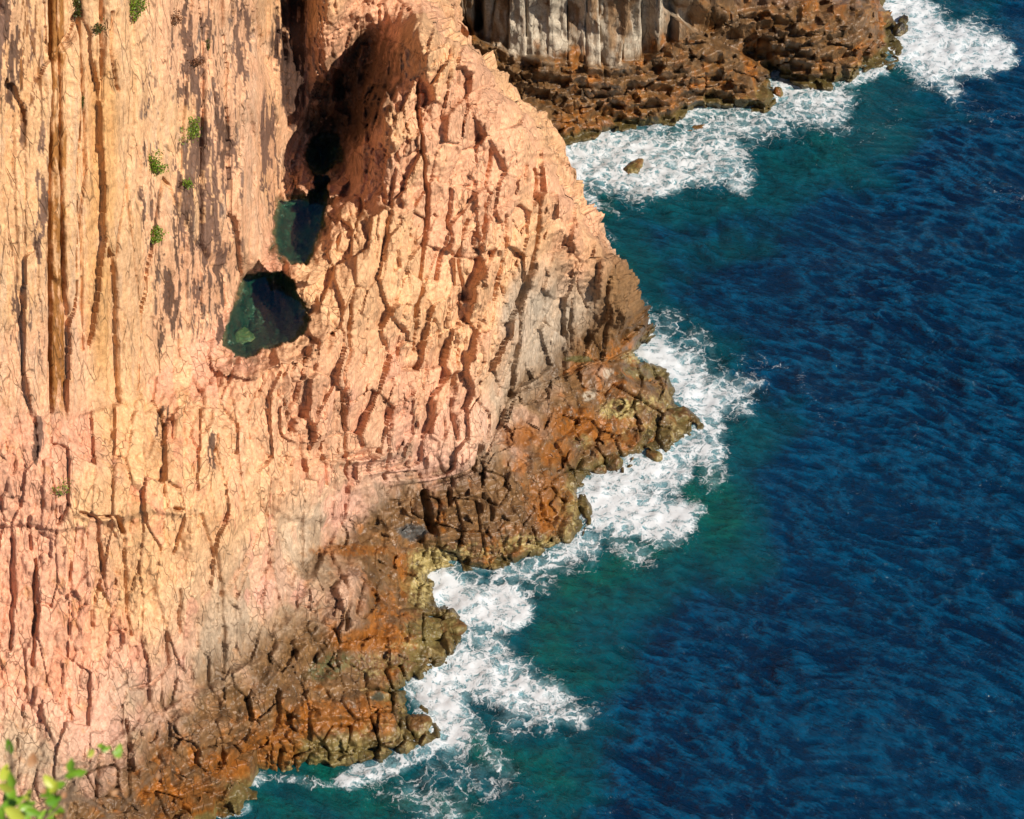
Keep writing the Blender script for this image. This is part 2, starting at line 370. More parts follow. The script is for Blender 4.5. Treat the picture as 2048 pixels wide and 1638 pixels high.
xr = xr + np.interp(ys, [-320, 640, 700], [1, 1, 0]) * (vnoise(ys / 16, 3.3, 0) * 9 + vnoise(ys / 6, 8.3, 0) * 4)
NB = 44; XL = -260.0; NX = int((1445 - XL) / STEP)
cols_x = XL + STEP * np.arange(NX); cols_x[-1] = 5000
PX = np.minimum(cols_x[None, :], xr[:, None])
PY = np.repeat(ys[:, None], NX, 1)
Z = tps_fast(WL + OFF + SH + FIN + WALL + RING, PX, PY)
log('tps')
we2 = np.interp(PY, [-320, 0, 120, 260, 400, 520, 640, 720, 800, 850], [640, 640, 640, 610, 560, 520, 440, 360, 250, 120])
m_wall = sstep(18, -18, PX - we2) * sstep(860, 790, PY)
sb2 = np.interp(PX, [-300, 0, 180, 300, 400, 540, 600, 700, 850, 960, 1040, 1150, 1290], [1900, 1680, 1500, 1420, 1370, 1300, 1210, 1010, 985, 935, 790, 740, 705])
m_shelf = sstep(-20, 25, PY - sb2 + 14 * vnoise(PX / 50, PY / 50, 2))
m_ridge = np.clip(1 - m_wall - m_shelf, 0, 1) * sstep(980, 880, PY + 0.25 * (700 - PX)) * sstep(-40, 40, PX - 560)
m_low = np.clip(1 - m_wall - m_shelf - m_ridge, 0, 1)
patchy = sstep(-.35, .25, fbm(PX / 80, PY / 110, 31.0, 3))
Zt1 = terrace(PX, PY, Z, 1.7, 1.7, 1.1, 61, jit=1.0)
Zt2 = terrace(PX, PY, Zt1, 0.6, 0.7, 1.1, 62, jit=1.0)
Zr1 = terrace(PX, PY, Z, 2.6, 1.35, 2.6, 63, .72, mx=-.10)
Zr2 = terrace(PX, PY, Zr1, 0.9, 0.62, 2.2, 64, .74, mx=-.16)
wS = m_shelf * (Z > -1.0); Z = Z + wS * (0.90 * (Zt1 - Z) + 0.50 * (Zt2 - Zt1)) + m_ridge * patchy * (0.62 * (Zr1 - Z) + 0.45 * (Zr2 - Zr1)) + m_ridge * (1 - patchy) * .4 * (Zr2 - Zr1) + m_low * patchy * .22 * (Zr1 - Z)
log('terraces')
# ridge rounds over towards its outline
dist_s = (xr[:, None] - PX)
fade = np.interp(PY, [-320, 480, 640], [1, 1, 0])
Wd = 55.0; q = np.clip(1 - dist_s / Wd, 0, 1)
Z = Z - fade * 2.6 * (1 - np.sqrt(np.clip(1 - q * q, 0, 1)))
# undulations: buttresses and gullies running down the faces
Z = Z + 0.55 * fbm(PX / 170, PY / 420, 1.7, 3) * np.clip(Z / 8, 0, 1)
# a few large breaks: (polyline, half width px, height change of the upper-left / inner side)
def step_feature(pts, width, dz, side='above'):
    """the rock on one side of the line stands proud: builds a ledge"""
    global Z
    pts = np.array(pts, float)
    yl = np.interp(PX, pts[:, 0], pts[:, 1]); m = sstep(0, width, PY - yl) * sstep(pts[0, 0] - 20, pts[0, 0] + 10, PX) * (1 - sstep(pts[-1, 0] - 10, pts[-1, 0] + 20, PX))
    m = m * (1 - sstep(60, 240, PY - yl))
    Z = Z + dz * m
step_feature([(150,1022),(200,1034),(240,1042),(262,1030),(300,1012),(365,1028)], 16, -0.6)
step_feature([(0,1050),(60,1045),(120,1060),(165,1050)], 9, -0.5)
step_feature([(560,1030),(700,1025),(850,1020),(960,985),(1120,960)], 26, -0.5)
step_feature([(560,1400),(650,1375),(760,1350),(840,1345)], 22, -0.5)
step_feature([(480,1480),(560,1440),(680,1430),(800,1440)], 12, -0.5)
psd = [poly_sd(PX, PY, pl) + 7 * vnoise(PX / 15, PY / 15, 0.5) + 3 * vnoise(PX / 6, PY / 6, 0.5) for pl, lv, dp in POOLS]
anyin = np.minimum.reduce(psd) < 0
for sd, (pl, lv, dp) in zip(psd, POOLS):
    Z = np.where((sd > 0) & (sd < 40) & ~anyin, np.maximum(Z, lv + 0.06 + 0.02 * sd), Z)
for sd, (pl, lv, dp) in zip(psd, POOLS):
    pinside = sstep(0, 45, -sd); e_ = sstep(0, 8, -sd)
    Z = np.where(sd < 0, np.minimum(Z, lv - 0.12) * (1 - e_) + (lv - 0.25 - dp * pinside + 0.55 * pinside ** .5 * fbm(PX / 24, PY / 24, 3.0, 4)) * e_, Z)
P = unproject(PX, PY, Z)
# back of the ridge: keeps going round and down to the sea
Pe = P[:, -1]
wv = np.linspace(0, 1, NB + 1)[1:]
drop = np.maximum(Pe[:, 2] + 4, 0.4)
Pb = np.zeros((len(ys), NB, 3))
ang = wv
for k, t in enumerate(wv):
    e = np.maximum(drop, 0) ; 
    back = 1.2 * np.sin(min(t * 5, 1) * 1.57) + e * 0.55 * t
    Pb[:, k, 0] = Pe[:, 0] + 0.5 * back * 0.6; Pb[:, k, 1] = Pe[:, 1] + back; Pb[:, k, 2] = Pe[:, 2] - e * t ** 1.25
P = np.concatenate([P, Pb], 1)
PXa = np.concatenate([PX, np.repeat(PX[:, -1:], NB, 1)], 1); PYa = np.concatenate([PY, np.repeat(PY[:, -1:], NB, 1)], 1)
lastc = np.clip(((xr - XL) / STEP).astype(int), 1, NX - 1)
Pn = blur(P, 9, 2)
# normals of the front from picture derivatives on an even grid, of the back from the wrap
Nm = grid_normals(Pn)
Vd = np.array([0, 0, CAMZ]) - P; sg = np.sign((Nm[:, :NX] * Vd[:, :NX]).sum()); Nm *= sg
H, Wg = P.shape[:2]
log('sheet A', H, Wg)
p = P.reshape(-1, 3); nn = Nm.reshape(-1, 3); fpx = PXa.ravel(); fpy = PYa.ravel()
inpool = np.zeros(len(p)); nearpool = np.zeros(len(p))
for pl, lv, dp in POOLS:
    sd = poly_sd(fpx, fpy, pl); inpool = np.maximum(inpool, sstep(4, -6, sd)); nearpool = np.maximum(nearpool, sstep(40, 0, sd))
live = p[:, 2] > -2.4
live_i = np.where(live)[0]
# zones
z0 = p[:, 2]
wall_edge = np.interp(fpy, [-320, 0, 120, 260, 400, 520, 640, 720, 800, 850], [640, 640, 640, 610, 560, 520, 440, 360, 250, 120])
degen = np.concatenate([PX[:, :-1] >= xr[:, None] - 1e-6, np.zeros((H, 1 + NB), bool)], 1).ravel()
isback = np.arange(Wg)[None, :].repeat(H, 0).ravel() >= NX
wall = sstep(18, -18, fpx - wall_edge + 12 * vnoise(fpy / 40, 1, 1)) * sstep(860, 790, fpy) * (~isback)
shelf_b = np.interp(fpx, [-300, 0, 180, 300, 400, 540, 600, 700, 850, 960, 1040, 1150, 1290], [1900, 1680, 1500, 1420, 1370, 1300, 1210, 1010, 985, 935, 790, 740, 705])
shelf = sstep(-20, 25, fpy - shelf_b + 14 * vnoise(fpx / 50, fpy / 50, 2)) * (~isback)
rid_l = np.interp(fpy, [-300, 0, 260, 700, 760], [650, 650, 680, 600, 520])
ridge = np.clip((1 - wall) * (1 - shelf), 0, 1) * sstep(980, 880, fpy + 0.25 * (700 - fpx)) * sstep(-40, 40, fpx - 560 + (fpy < 700) * 0)
lower = np.clip(1 - wall - shelf - ridge, 0, 1)
ax = 0.07 + 0.0 * fpx
wrapm = np.concatenate([np.zeros((H, NX)), np.repeat((wv * 20)[None], H, 0)], 1).ravel()
A0 = (fpx - 1024) / 26.0 + wrapm; B0 = 70 - fpy / 26.0          # metres across and up the face
leanR = -0.42 * (B0 - 70) * sstep(620, 1050, fpx) * sstep(900, 700, fpy) * 0 
slant = 0.28 * ridge * sstep(700, 950, fpx)
A1 = A0 - 0.20 * B0
n_lo = fbm(p[:, 0] * 0.5, p[:, 1] * 0.5, z0 * 0.35, 4)
n_hi = fbm(p[:, 0] * 3.0, p[:, 1] * 3.0, z0 * 2.2, 3)
flute = fbm(A0 * 2.0, 4.0, B0 * 0.07, 4, 0.6)
rough_patch = sstep(-0.25, 0.35, fbm(fpx / 90, fpy / 120, 4.0, 3))
# column strips of the wall and of the lower face, plates of the ridge, blocks of the shelf
oW, iW, eW, hW = facets(A0, B0, 1.5, 11.0, 11, tl=.34, tv=.0, warp=.05)
oW2, iW2, eW2, hW2 = facets(A0, B0, 0.5, 13.0, 12, tl=.45, tv=.02, warp=.12)
log('facets wall')
oL, iL, eL, hL = facets(A0, B0, 1.35, 3.6, 21, tl=.32, tv=.10, warp=.03, saw=.15)
oR, iR, eR, hR = facets(A1 * ridge + A0 * (1 - ridge), B0, 1.55, 1.8, 31, tl=.50, tv=.30, warp=.03, saw=.32)
oR2, iR2, eR2, hR2 = facets(A0 - 0.10 * B0, B0, 0.66, 2.2, 32, tl=.75, tv=.45, warp=.03, saw=.40)
oR3, iR3, eR3, hR3 = facets(A1, B0, 0.32, 2.4, 33, tl=1.0, tv=.6, warp=.04, saw=.4)
log('facets ridge')
oS, iS, eS, hS = facets(A0 + .15 * B0, B0, 1.7, 1.25, 41, tl=.34, tv=.30, warp=.05, saw=.25)
oS2, iS2, eS2, hS2 = facets(A0, B0 + .2 * A0, 0.75, 1.1, 42, tl=.6, tv=.6, warp=.07, saw=.3)
big_r = sstep(-.1, .3, vnoise(iR * 0.37 % 997, 0.5, 0.5))
quiet = 1 - 0.9 * inpool - 0.55 * nearpool * (1 - inpool)
silf = 1 - 0.35 * sstep(40, 5, np.concatenate([dist_s, np.zeros((H, NB))], 1).ravel())
t = (wall * (0.88 * oW + 0.30 * oW2 + 0.05 * flute + 0.14 * n_lo + 0.07 * oR3 * sstep(0, .5, n_lo))
     + lower * (0.66 * oL + 0.42 * oR2 * (0.25 + rough_patch) + 0.22 * oR3 + 0.32 * n_lo)
     + ridge * (1.05 * oR + (0.22 + 0.62 * rough_patch) * oR2 + (0.10 + 0.30 * rough_patch) * oR3 + 0.30 * n_lo)
     + shelf * (0.40 * oS + 0.26 * oS2 + 0.14 * oR3 + 0.40 * n_lo)) * quiet * silf
t = t + 0.05 * n_hi * (1 - .6 * inpool) + 0.14 * nearpool * (1 - inpool) * (oR3 + n_hi)
gul = np.exp(-(((fpx - 735) / 75) ** 2 + ((fpy - 190) / 110) ** 2)) * (~isback)
t = t + gul * (1.3 * oR + 1.0 * oR2 + .5 * oR3 + .6 * n_lo)
def joint(e, h, w, d, lo=.35):
    return sstep(w, w * .25, e) * d * (lo + (1 - lo) * 2.2 * TAB[h, 5] ** 3)
t = t - (wall * (joint(eW, hW, .18, .36, .1)) + lower * (joint(eL, hL, .16, .15, 0.))
     + ridge * (joint(eR, hR, .14, .16, .0) + joint(eR2, hR2, .12, .06, .0)) + shelf * (joint(eS, hS, .17, .40, .0))) * (1 - inpool)
idB = np.where(shelf > .5, iS + 7 * 10**11, np.where(ridge > .5, iR + 5 * 10**11, np.where(wall > .5, iW + 3 * 10**11, iL)))
idM = idB; cB = np.where(shelf > .5, hS, np.where(ridge > .5, hR, np.where(wall > .5, hW, hL))).astype(np.int32)
hFine = np.where(shelf > .5, hS2, np.where(ridge > .5, hR2, np.where(wall > .5, hW2, hR2))).astype(np.int32)
eB = eR
# direction of relief: the face's own broad normal
Nbig = blur(Nm, 45, 2); Nbig /= np.linalg.norm(Nbig, axis=-1, keepdims=True)
vv = np.array([0, 0, CAMZ]) - P; vv /= np.linalg.norm(vv, axis=-1, keepdims=True)
rel = 0.40 * Nbig + vv + np.array([0.12, 0, 0]); rel[:, NX:] = Nbig[:, NX:]; rel /= np.linalg.norm(rel, axis=-1, keepdims=True)
nn = rel.reshape(-1, 3)
# the clefts one can follow in the photograph
CRACKS = [([(104,-320),(103,0),(103,300),(105,600),(106,825)], 3.2, 1.0), ([(160,0),(167,150),(176,340),(163,440),(168,560),(166,700)], 2.6, 0.6),
 ([(200,-20),(202,200)], 2.2, 0.6), ([(220,25),(218,105),(228,170),(233,180)], 2.6, .6), ([(572,-200),(575,90),(582,260)], 3, .7),
 ([(545,0),(548,130),(560,250)], 3, .5), ([(622,0),(618,120),(625,250)], 2.5, .4), ([(500,520),(505,330),(495,200)], 2.4, .35),
 ([(845,140),(838,230),(852,330),(858,430),(848,540),(836,640),(834,700)], 5, 1.3), ([(1076,340),(1072,500),(1058,560),(1040,625),(1032,690),(1026,790)], 5, 1.3),
 ([(702,610),(698,640),(700,700),(683,745),(690,830),(696,900),(694,985)], 4, 0.9), ([(852,985),(856,1030),(866,1062)], 9, 1.6),
 ([(1132,640),(1130,760)], 4, .7), ([(955,890),(953,945)], 4, .8), ([(985,300),(975,380),(960,500)], 4, .8), ([(905,960),(900,1010)], 3, .5),
 ([(240,1040),(248,1064)], 7, 1.2), ([(164,1026),(186,1036),(236,1034)], 4, .8), ([(352,1018),(364,1020)], 6, 1.0), ([(23,1080),(23,1130),(24,1250),(22,1300)], 2.2, .5),
 ([(72,1120),(70,1230),(66,1330)], 2.6, .6), ([(140,1090),(140,1280)], 2, .35), ([(196,1040),(204,1120),(212,1180)], 2.4, .5), ([(250,1080),(255,1200),(262,1270)], 2.4, .5),
 ([(405,1030),(430,1110),(445,1190)], 2.8, .5), ([(358,1180),(358,1265)], 2.6, .5), ([(60,1050),(64,1100)], 2.5, .5), ([(447,1185),(447,1345)], 2.4, .5),
 ([(338,1270),(340,1330),(300,1370),(262,1378)], 2.6, .6), ([(252,1440),(260,1500),(262,1600)], 3, .7), ([(562,1500),(558,1550)], 4, .9), ([(448,1508),(450,1530)], 5, .8),
 ([(1190,880),(1240,870)], 4, .5), ([(556,1380),(560,1430),(552,1470)], 4, .7), ([(500,1400),(505,1440)], 5, .7), ([(190,1595),(205,1500)], 3, .5), ([(140,1400),(145,1440)], 2.4, .5),
 ([(436,870),(430,910),(438,930)], 4, .6), ([(225,1266),(250,1260)], 2.6, .6), ([(690,1010),(690,1040)], 3, .5), ([(980,1000),(985,1040)], 4, .7), ([(1085,1010),(1090,1030)], 5, .7),
 ([(1120,930),(1125,1000)], 3, .5), ([(1145,600),(1140,700)], 4, .8), ([(1220,620),(1205,720)], 4, .7), ([(905,380),(900,470),(880,560)], 4, .7), ([(920,700),(905,800),(915,880)], 4, .7),
 ([(760,200),(740,300),(720,420)], 4, .6), ([(790,330),(775,450),(760,560)], 4, .5), ([(600,870),(606,940)], 3, .5), ([(650,900),(652,970)], 3.2, .6), ([(780,850),(772,960)], 4, .7),
 ([(545,990),(548,1060)], 3, .5), ([(935,440),(920,520),(935,600)], 4, .7), ([(1010,430),(1015,500),(985,600)], 4, .7), ([(660,1100),(700,1180),(690,1260)],3,.5)]
wob = 3.5 * vnoise(fpx / 30, fpy / 30, 6.0) + 0.8 * vnoise(fpx / 12, fpy / 12, 6.0)
for pts, wd, dpt in CRACKS:
    a = np.array(pts, float); m = np.where((fpx > a[:, 0].min() - 20) & (fpx < a[:, 0].max() + 20) & (fpy > a[:, 1].min() - 20) & (fpy < a[:, 1].max() + 20) & ~isback)[0]
    k = 0.35 if (a[0, 0] < 240 and a[0, 1] < 300) else 1.0; wd = max(wd, 4.4)
    d = seg_dist(fpx[m] + k * wob[m], fpy[m], pts)
    t[m] -= dpt * sstep(wd, wd * 0.35, d)
t = t * np.where(z0 < -0.5, 0.5, 1)
t2 = t.reshape(H, Wg); t2[:, :NX] = 0.65 * t2[:, :NX] + 0.35 * blur(t2[:, :NX], 1, 1); t = t2.ravel()
D = p + nn * t[:, None]
log('displaced')

# ---- colours of the main rock
def rock_colours(D, fpx, fpy, wall, lower, ridge, shelf, t, ids_c, ids_b, edge, zz):
    n = len(D); x, y, z = D[:, 0], D[:, 1], D[:, 2]
    r1 = TAB[hsh(ids_c, 11, 5)]; r2 = TAB[hsh(hFine, 5, 9)]
    big = fbm(x / 9, y / 9, z / 14, 3); med = fbm(x / 2.6, y / 2.6, z / 4.5, 4); fine = fbm(x * 1.7, y * 1.7, z * 1.1, 4)
    col = np.repeat(C_TAN[None], n, 0)
    pink = sstep(-0.25, 0.5, big + 0.5 * (r1[:, 0] - 0.5) + 0.25 * med) * (0.55 + 0.45 * lower)
    pink = np.clip(pink + 0.5 * sstep(260, 40, np.hypot((fpx - 650) / 1.5, fpy - 830)) + 0.12 * ridge, 0, 1)
    col = mixc(col, C_PINK, pink)
    sal = lower * sstep(0.62, 0.92, 0.6 * r1[:, 1] + 0.4 * r2[:, 2] + 0.28 * med) * sstep(700, 900, fpy) * 0.8
    col = mixc(col, C_SALMON, sal)
    sal2 = sstep(0.35, 0.75, med + 0.3 * big) * (0.45 * lower + 0.25 * ridge)
    col = mixc(col, C_SALMON, sal2 * 0.35)
    org = sstep(0.2, 0.7, fine * 0.6 + 0.5 * (big < 0) * 1.0 + 0.3 * med) * (0.15 * wall + 0.30 * lower * sstep(500, 150, fpx))
    col = mixc(col, C_ORANGE, org)
    # the stone fades to grey and lilac above the splash zone
    up = z - zz
    greyz = sstep(9.0, 1.0, up + 2.2 * big + 1.0 * med) * (1 - wall)
    gx = sstep(-400, 500, fpx + 0.3 * fpy - 200)
    col = mixc(col, C_LILAC * 1.15, greyz * 0.5 * sstep(-0.3, 0.3, med))
    col = mixc(col, C_GREY, greyz * 0.75 * sstep(0.3, -0.3, med))
    col = mixc(col, C_GREY, 0.95 * ridge * sstep(960, 1100, fpx + 60 * med) * sstep(480, 640, fpy + 60 * med))
    # rusty specks
    sp = sstep(0.52, 0.72, fine) * (0.25 * wall + 0.35 * lower + 0.15 * ridge)
    col = mixc(col, C_RUST * 1.2, sp * 0.8)
    # wall: dark desert varnish, rust ribbon and grey-blue streaks
    st = fbm(A0 * 1.25, 2.2, B0 * 0.15, 4, 0.6); st2 = fbm(A0 * 5.5, 7.1, B0 * 0.8 + 4, 4, 0.7)
    zone = np.zeros(n)
    for (cx_, cy_, rx, ry, s) in [(415,420,75,330,1.0),(395,130,60,160,.75),(340,560,45,160,.6),(300,330,30,250,.45),(35,120,60,200,.6),(80,480,22,330,.35),(590,110,38,160,1.5),(540,330,35,170,.75),(430,620,30,90,.9),(40,640,35,120,.3),(330,630,30,90,.8),(75,880,14,60,1.4),(480,120,30,150,.6),(330,850,30,70,.5),(425,900,18,50,.9)]:
        zone = np.maximum(zone, s * sstep(1.15, 0.45, np.hypot((fpx - cx_) / rx, (fpy - cy_) / ry)))
    var = sstep(0.40, 0.50, st * 0.62 + st2 * 0.85 + 0.60 * zone) * np.clip(wall + lower * (zone > 0.45), 0, 1) * sstep(0.05, 0.3, zone)
    col = mixc(col, np.array([.66, .42, .25]), wall * .5 * sstep(-.3, .4, st2))
    col = mixc(col, C_VARN * (0.8 + 0.7 * r1[:, 3:4]), var * 0.92)
    gb = sstep(0.30, 0.6, -st + 0.5 * st2) * wall * 0.18
    col = mixc(col, C_GREY * np.array([0.95, 1.0, 1.12]), gb)
    rib = sstep(3, 0, np.abs(fpx - 119) - 14) * sstep(835, 800, fpy) * sstep(-0.5, 0.15, st2 + 0.45 * vnoise(fpy / 40, 1.0, 1.0))
    col = mixc(col, np.array([0.30, 0.125, 0.03]), rib * 0.95)
    rib2 = sstep(30, 0, np.abs(fpx - 205) - 8) * sstep(60, 200, fpy) * sstep(860, 700, fpy) * sstep(-0.5, 0.5, med + 0.4)
    col = mixc(col, C_ORANGE * 0.92, rib2 * 0.7)
    rib3 = sstep(5, 0, np.abs(fpx - 60 + 12 * st) - 20) * sstep(300, 200, fpy) * sstep(0, 0.4, st2) * 0.6
    col = mixc(col, C_RUST * 1.1, rib3)
    blk = sstep(4, 0, np.abs(fpx - 590 + 3 * st2) - 20) * sstep(225, 205, fpy) * sstep(-0.35, 0.05, st2 + 0.25) + sstep(3, 0, np.abs(fpx - 560) - 8) * sstep(230, 200, fpy) * sstep(0, .3, st2)
    col = mixc(col, C_VARN * 0.55, np.clip(blk, 0, 1) * 0.9)
    # per block value
    col = col * (1 + 0.20 * (r1[:, 4:5] - 0.5) * (ridge + lower + shelf)[:, None] + 0.16 * (r2[:, 5:6] - 0.5))
    col = mixc(col, C_WBROWN * 1.3, .85 * ridge * sstep(1100, 1200, fpx + 60 * med) * sstep(430, 560, fpy))
    # splash zone: brown, then orange, barnacles and weed near the water
    jit = 1.1 * med + 0.5 * fine
    wet_top = sstep(3.0, -0.8, up + jit * 1.1)
    brown = np.clip(wet_top, 0, 1) * (1 - wall)
    col = mixc(col, C_WBROWN * (0.75 + 0.6 * r2[:, 0:1]) * (1 + 0.35 * np.clip(fine, -1, 1)[:, None]), brown * 0.93)
    ora = brown * sstep(0.34, 0.85, 0.45 * fine + 0.5 * med + 0.35 * r2[:, 3] + 0.25 * sstep(4.2, 1.5, z) + 0.3 * (r1[:, 2] - .5))
    col = mixc(col, C_WORANGE * (0.75 + 0.7 * r2[:, 4:5]), ora * 0.85)
    return col, brown, med, fine, r1, r2, var
zz = np.interp(fpx, [-300, 0, 300, 560, 700, 1000, 1290], [7.2, 7.2, 7.0, 6.2, 5.4, 5.8, 5.2])
ids_b = idB; ids_c = cB
col, brown, med, fine, r1, r2, var = rock_colours(D, fpx, fpy, wall, lower, ridge, shelf, t, ids_c, ids_b, eB, zz)
z = D[:, 2]
def shore_colours(col, D, brown, med, fine):
    z = D[:, 2]
    cell = vnoise(D[:, 0] * 7, D[:, 1] * 7, D[:, 2] * 7)
    b = sstep(2.6, 1.2, z + 0.8 * med) * sstep(0.25, 0.6, fine + 0.45 * cell + 0.12) * brown
    col = mixc(col, C_OLIVE * 1.6, 0.75 * sstep(1.5, 0.6, z + 0.7 * med) * brown)
    col = mixc(col, C_BARN * .75, 0.55 * b)
    col = mixc(col, C_OLIVE, 0.85 * sstep(0.75, 0.3, z + 0.35 * fine))
    return col
col = shore_colours(col, D, brown, med, fine)
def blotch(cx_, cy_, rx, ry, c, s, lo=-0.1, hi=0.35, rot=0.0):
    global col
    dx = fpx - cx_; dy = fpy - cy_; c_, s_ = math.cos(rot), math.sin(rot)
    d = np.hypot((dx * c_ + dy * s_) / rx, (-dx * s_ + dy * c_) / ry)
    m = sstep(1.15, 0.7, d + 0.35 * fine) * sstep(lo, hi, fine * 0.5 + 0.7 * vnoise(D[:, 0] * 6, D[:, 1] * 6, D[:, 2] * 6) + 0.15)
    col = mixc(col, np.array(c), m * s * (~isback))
# barnacle patches, weed and the small dark pool stains of the shelf
blotch(865,1120,55,26,C_BARN,.95,-.3,.1); blotch(840,1170,22,45,C_BARN,.9,-.3,.1); blotch(950,1100,60,14,C_BARN,.7); blotch(1060,1085,60,18,C_BARN,.8)
blotch(1135,1020,22,60,C_BARN,.7); blotch(1240,820,45,22,C_BARN,.95,-.3,.1); blotch(1290,745,50,14,C_BARN*.5,.9,-.4,0); blotch(1270,715,28,14,C_BARN,.8)
blotch(1180,790,18,12,C_WHITE*.8,.8,-.2,.2); blotch(1215,745,12,12,C_WHITE*.8,.7,-.2,.2); blotch(1165,880,20,20,C_BARN*.6,.8); blotch(1290,800,45,10,C_BARN,.8)
blotch(655,1335,52,24,(0.10,0.105,0.045),.85,-.25,.15,-.45); blotch(760,1393,20,11,(0.05,0.055,0.035),.95,-.9,-.5); blotch(820,1065,35,16,(0.07,0.075,0.075),.9,-.9,-.4)
blotch(1160,718,32,7,(0.09,0.075,0.02),.95,-.9,-.5); blotch(800,1290,60,8,C_BARN,.8); blotch(750,1330,60,25,C_BARN*.8,.6); blotch(820,1330,25,50,C_OLIVE*2,.8)
blotch(650,1500,90,30,C_OLIVE*2.4,.7,-.5,0); blotch(600,1530,90,24,C_BARN*.7,.6); blotch(845,1265,50,30,C_OLIVE*2.2,.8,-.5,0); blotch(470,1590,26,36,C_OLIVE*1.5,.8,-.3,.1)
blotch(450,1530,45,30,C_WORANGE,.85,-.6,-.2); blotch(400,1600,60,40,C_WORANGE*.8,.7,-.5,0); blotch(640,1440,110,35,C_WORANGE,.75,-.5,0); blotch(740,1280,80,25,C_WORANGE,.85,-.6,-.1)
blotch(700,1100,90,12,C_WORANGE,.7,-.5,0); blotch(1150,845,55,30,C_WORANGE,.9,-.6,-.2); blotch(1110,910,35,28,C_WORANGE,.75,-.6,-.1); blotch(1040,870,40,26,C_WORANGE,.7,-.6,-.1); blotch(1100,1000,50,60,C_WORANGE,.6,-.4,0); blotch(540,1500,70,40,C_WORANGE,.8,-.6,0)
# rock under and around the pools
wetp = np.zeros(len(D))
for pl, lv, dp in POOLS:
    sd = poly_sd(fpx, fpy, pl); dz_ = z - lv
    band = sstep(30, 8, sd) * sstep(0.45, 0.05, dz_ + 0.2 * fine)
    col = mixc(col, np.array([0.10, 0.068, 0.028]), 0.85 * band); wetp = np.maximum(wetp, band)
    bed = sstep(2, -8, sd)
    bc = np.array([0.028, 0.095, 0.062])[None] * (0.75 + 0.6 * np.clip(med + fine, -1, 1)[:, None]); dk = sstep(-0.1, 0.5, fine + med * .6)[:, None]
    bc = bc * (1 - 0.6 * dk) ; col = col * (1 - bed[:, None]) + bc * bed[:, None]
wet = np.clip(brown * 0.9 + wetp, 0, 1)
blotch(712,185,85,135,(0.10,0.06,0.035),.85,-.9,-.5,.45); blotch(640,250,40,22,(0.06,0.045,0.03),.8,-.9,-.5)  # gully rock painted dark brown to deepen the shade in it
col = np.clip(col, 0.008, 0.8)
log('coloured')

def split_sheet(D, H, Wg, col, wet, ids, live, regions, regof, minpx, per=280, part='rock_block', extra_idx=None):
    """cut the sheet along its joints: the largest blocks become objects of their own"""
    D2 = D.reshape(H, Wg, 3); idx = np.arange(H * Wg).reshape(H, Wg)
    q = np.stack([idx[:-1, :-1], idx[1:, :-1], idx[1:, 1:], idx[:-1, 1:]], -1).reshape(-1, 4)
    lv = live[q].any(1) & ~degen_[q[:, 0]]; q = q[lv]
    fid = ids[q[:, 0]]; freg = regof[q[:, 0]]
    out = {}
    for ri, (nm, lab) in enumerate(regions):
        m = freg == ri; qq = q[m]; ff = fid[m]
        if len(qq) == 0: continue
        u, inv, cnt = np.unique(ff, return_inverse=True, return_counts=True)
        vis = (fpx_[qq[:, 0]] > 0) & (fpx_[qq[:, 0]] < 2048) & (fpy_[qq[:, 0]] > 0) & (fpy_[qq[:, 0]] < 1638)
        vc = np.bincount(inv, weights=vis, minlength=len(u))
        order = np.argsort(-vc)[:per]; order = order[vc[order] >= minpx]
        sel = np.zeros(len(u), bool); sel[order] = True
        rest = ~sel[inv]
        def mk(name, fq, parent=None):
            uv, iv = np.unique(fq.ravel(), return_inverse=True)
            return mesh_obj(name, D[uv], iv.reshape(-1, 4), ROCK, parent, col[uv], wet[uv], smooth=False)
        root = mk(nm, qq[rest]); tag(root, lab, kind='structure'); out[nm] = root
        o = np.argsort(inv, kind='stable'); iv_s = inv[o]; st = np.searchsorted(iv_s, order); en = np.searchsorted(iv_s, order, side='right')
        for a, b in zip(st, en): mk(part, qq[o[a:b]], root)
        log(nm, 'blocks', len(order))
    return out
fpx_, fpy_, degen_ = fpx, fpy, degen
reg = np.where(isback, 1, np.where(shelf > 0.5, 2, np.where((fpx > np.interp(fpy, [-320, 0, 240, 540, 700, 760, 900, 1000], [680, 690, 640, 640, 620, 560, 440, 460])) & (fpy < 1000), 1, 0)))
# whole blocks go to one region: the region of the block's majority
u, inv = np.unique(ids_b, return_inverse=True); mr_ = np.round(np.bincount(inv, weights=reg) / np.bincount(inv)).astype(int)
split_sheet(D, H, Wg, col, wet, ids_b, D[:, 2] > -2.2, [('cliff', 'pale orange columnar cliff with dark streaks rising on the left'),
   ('rock_ridge', 'broken pinkish rock ridge sloping down to the sea between pools and bay'),
   ('rock_shelf', 'wet brown and orange rock shelf along the foaming waterline')], reg, 40)
GA = dict(D=D.reshape(H, Wg, 3), N=nn.reshape(H, Wg, 3), PX=PX, ys=ys, xr=xr)
def on_rock(px, py):
    r_ = int(np.clip(round((py - ys[0]) / STEP), 0, H - 1)); c_ = int(round((px - XL) / STEP))
    return GA['D'][r_, c_], GA['N'][r_, c_]

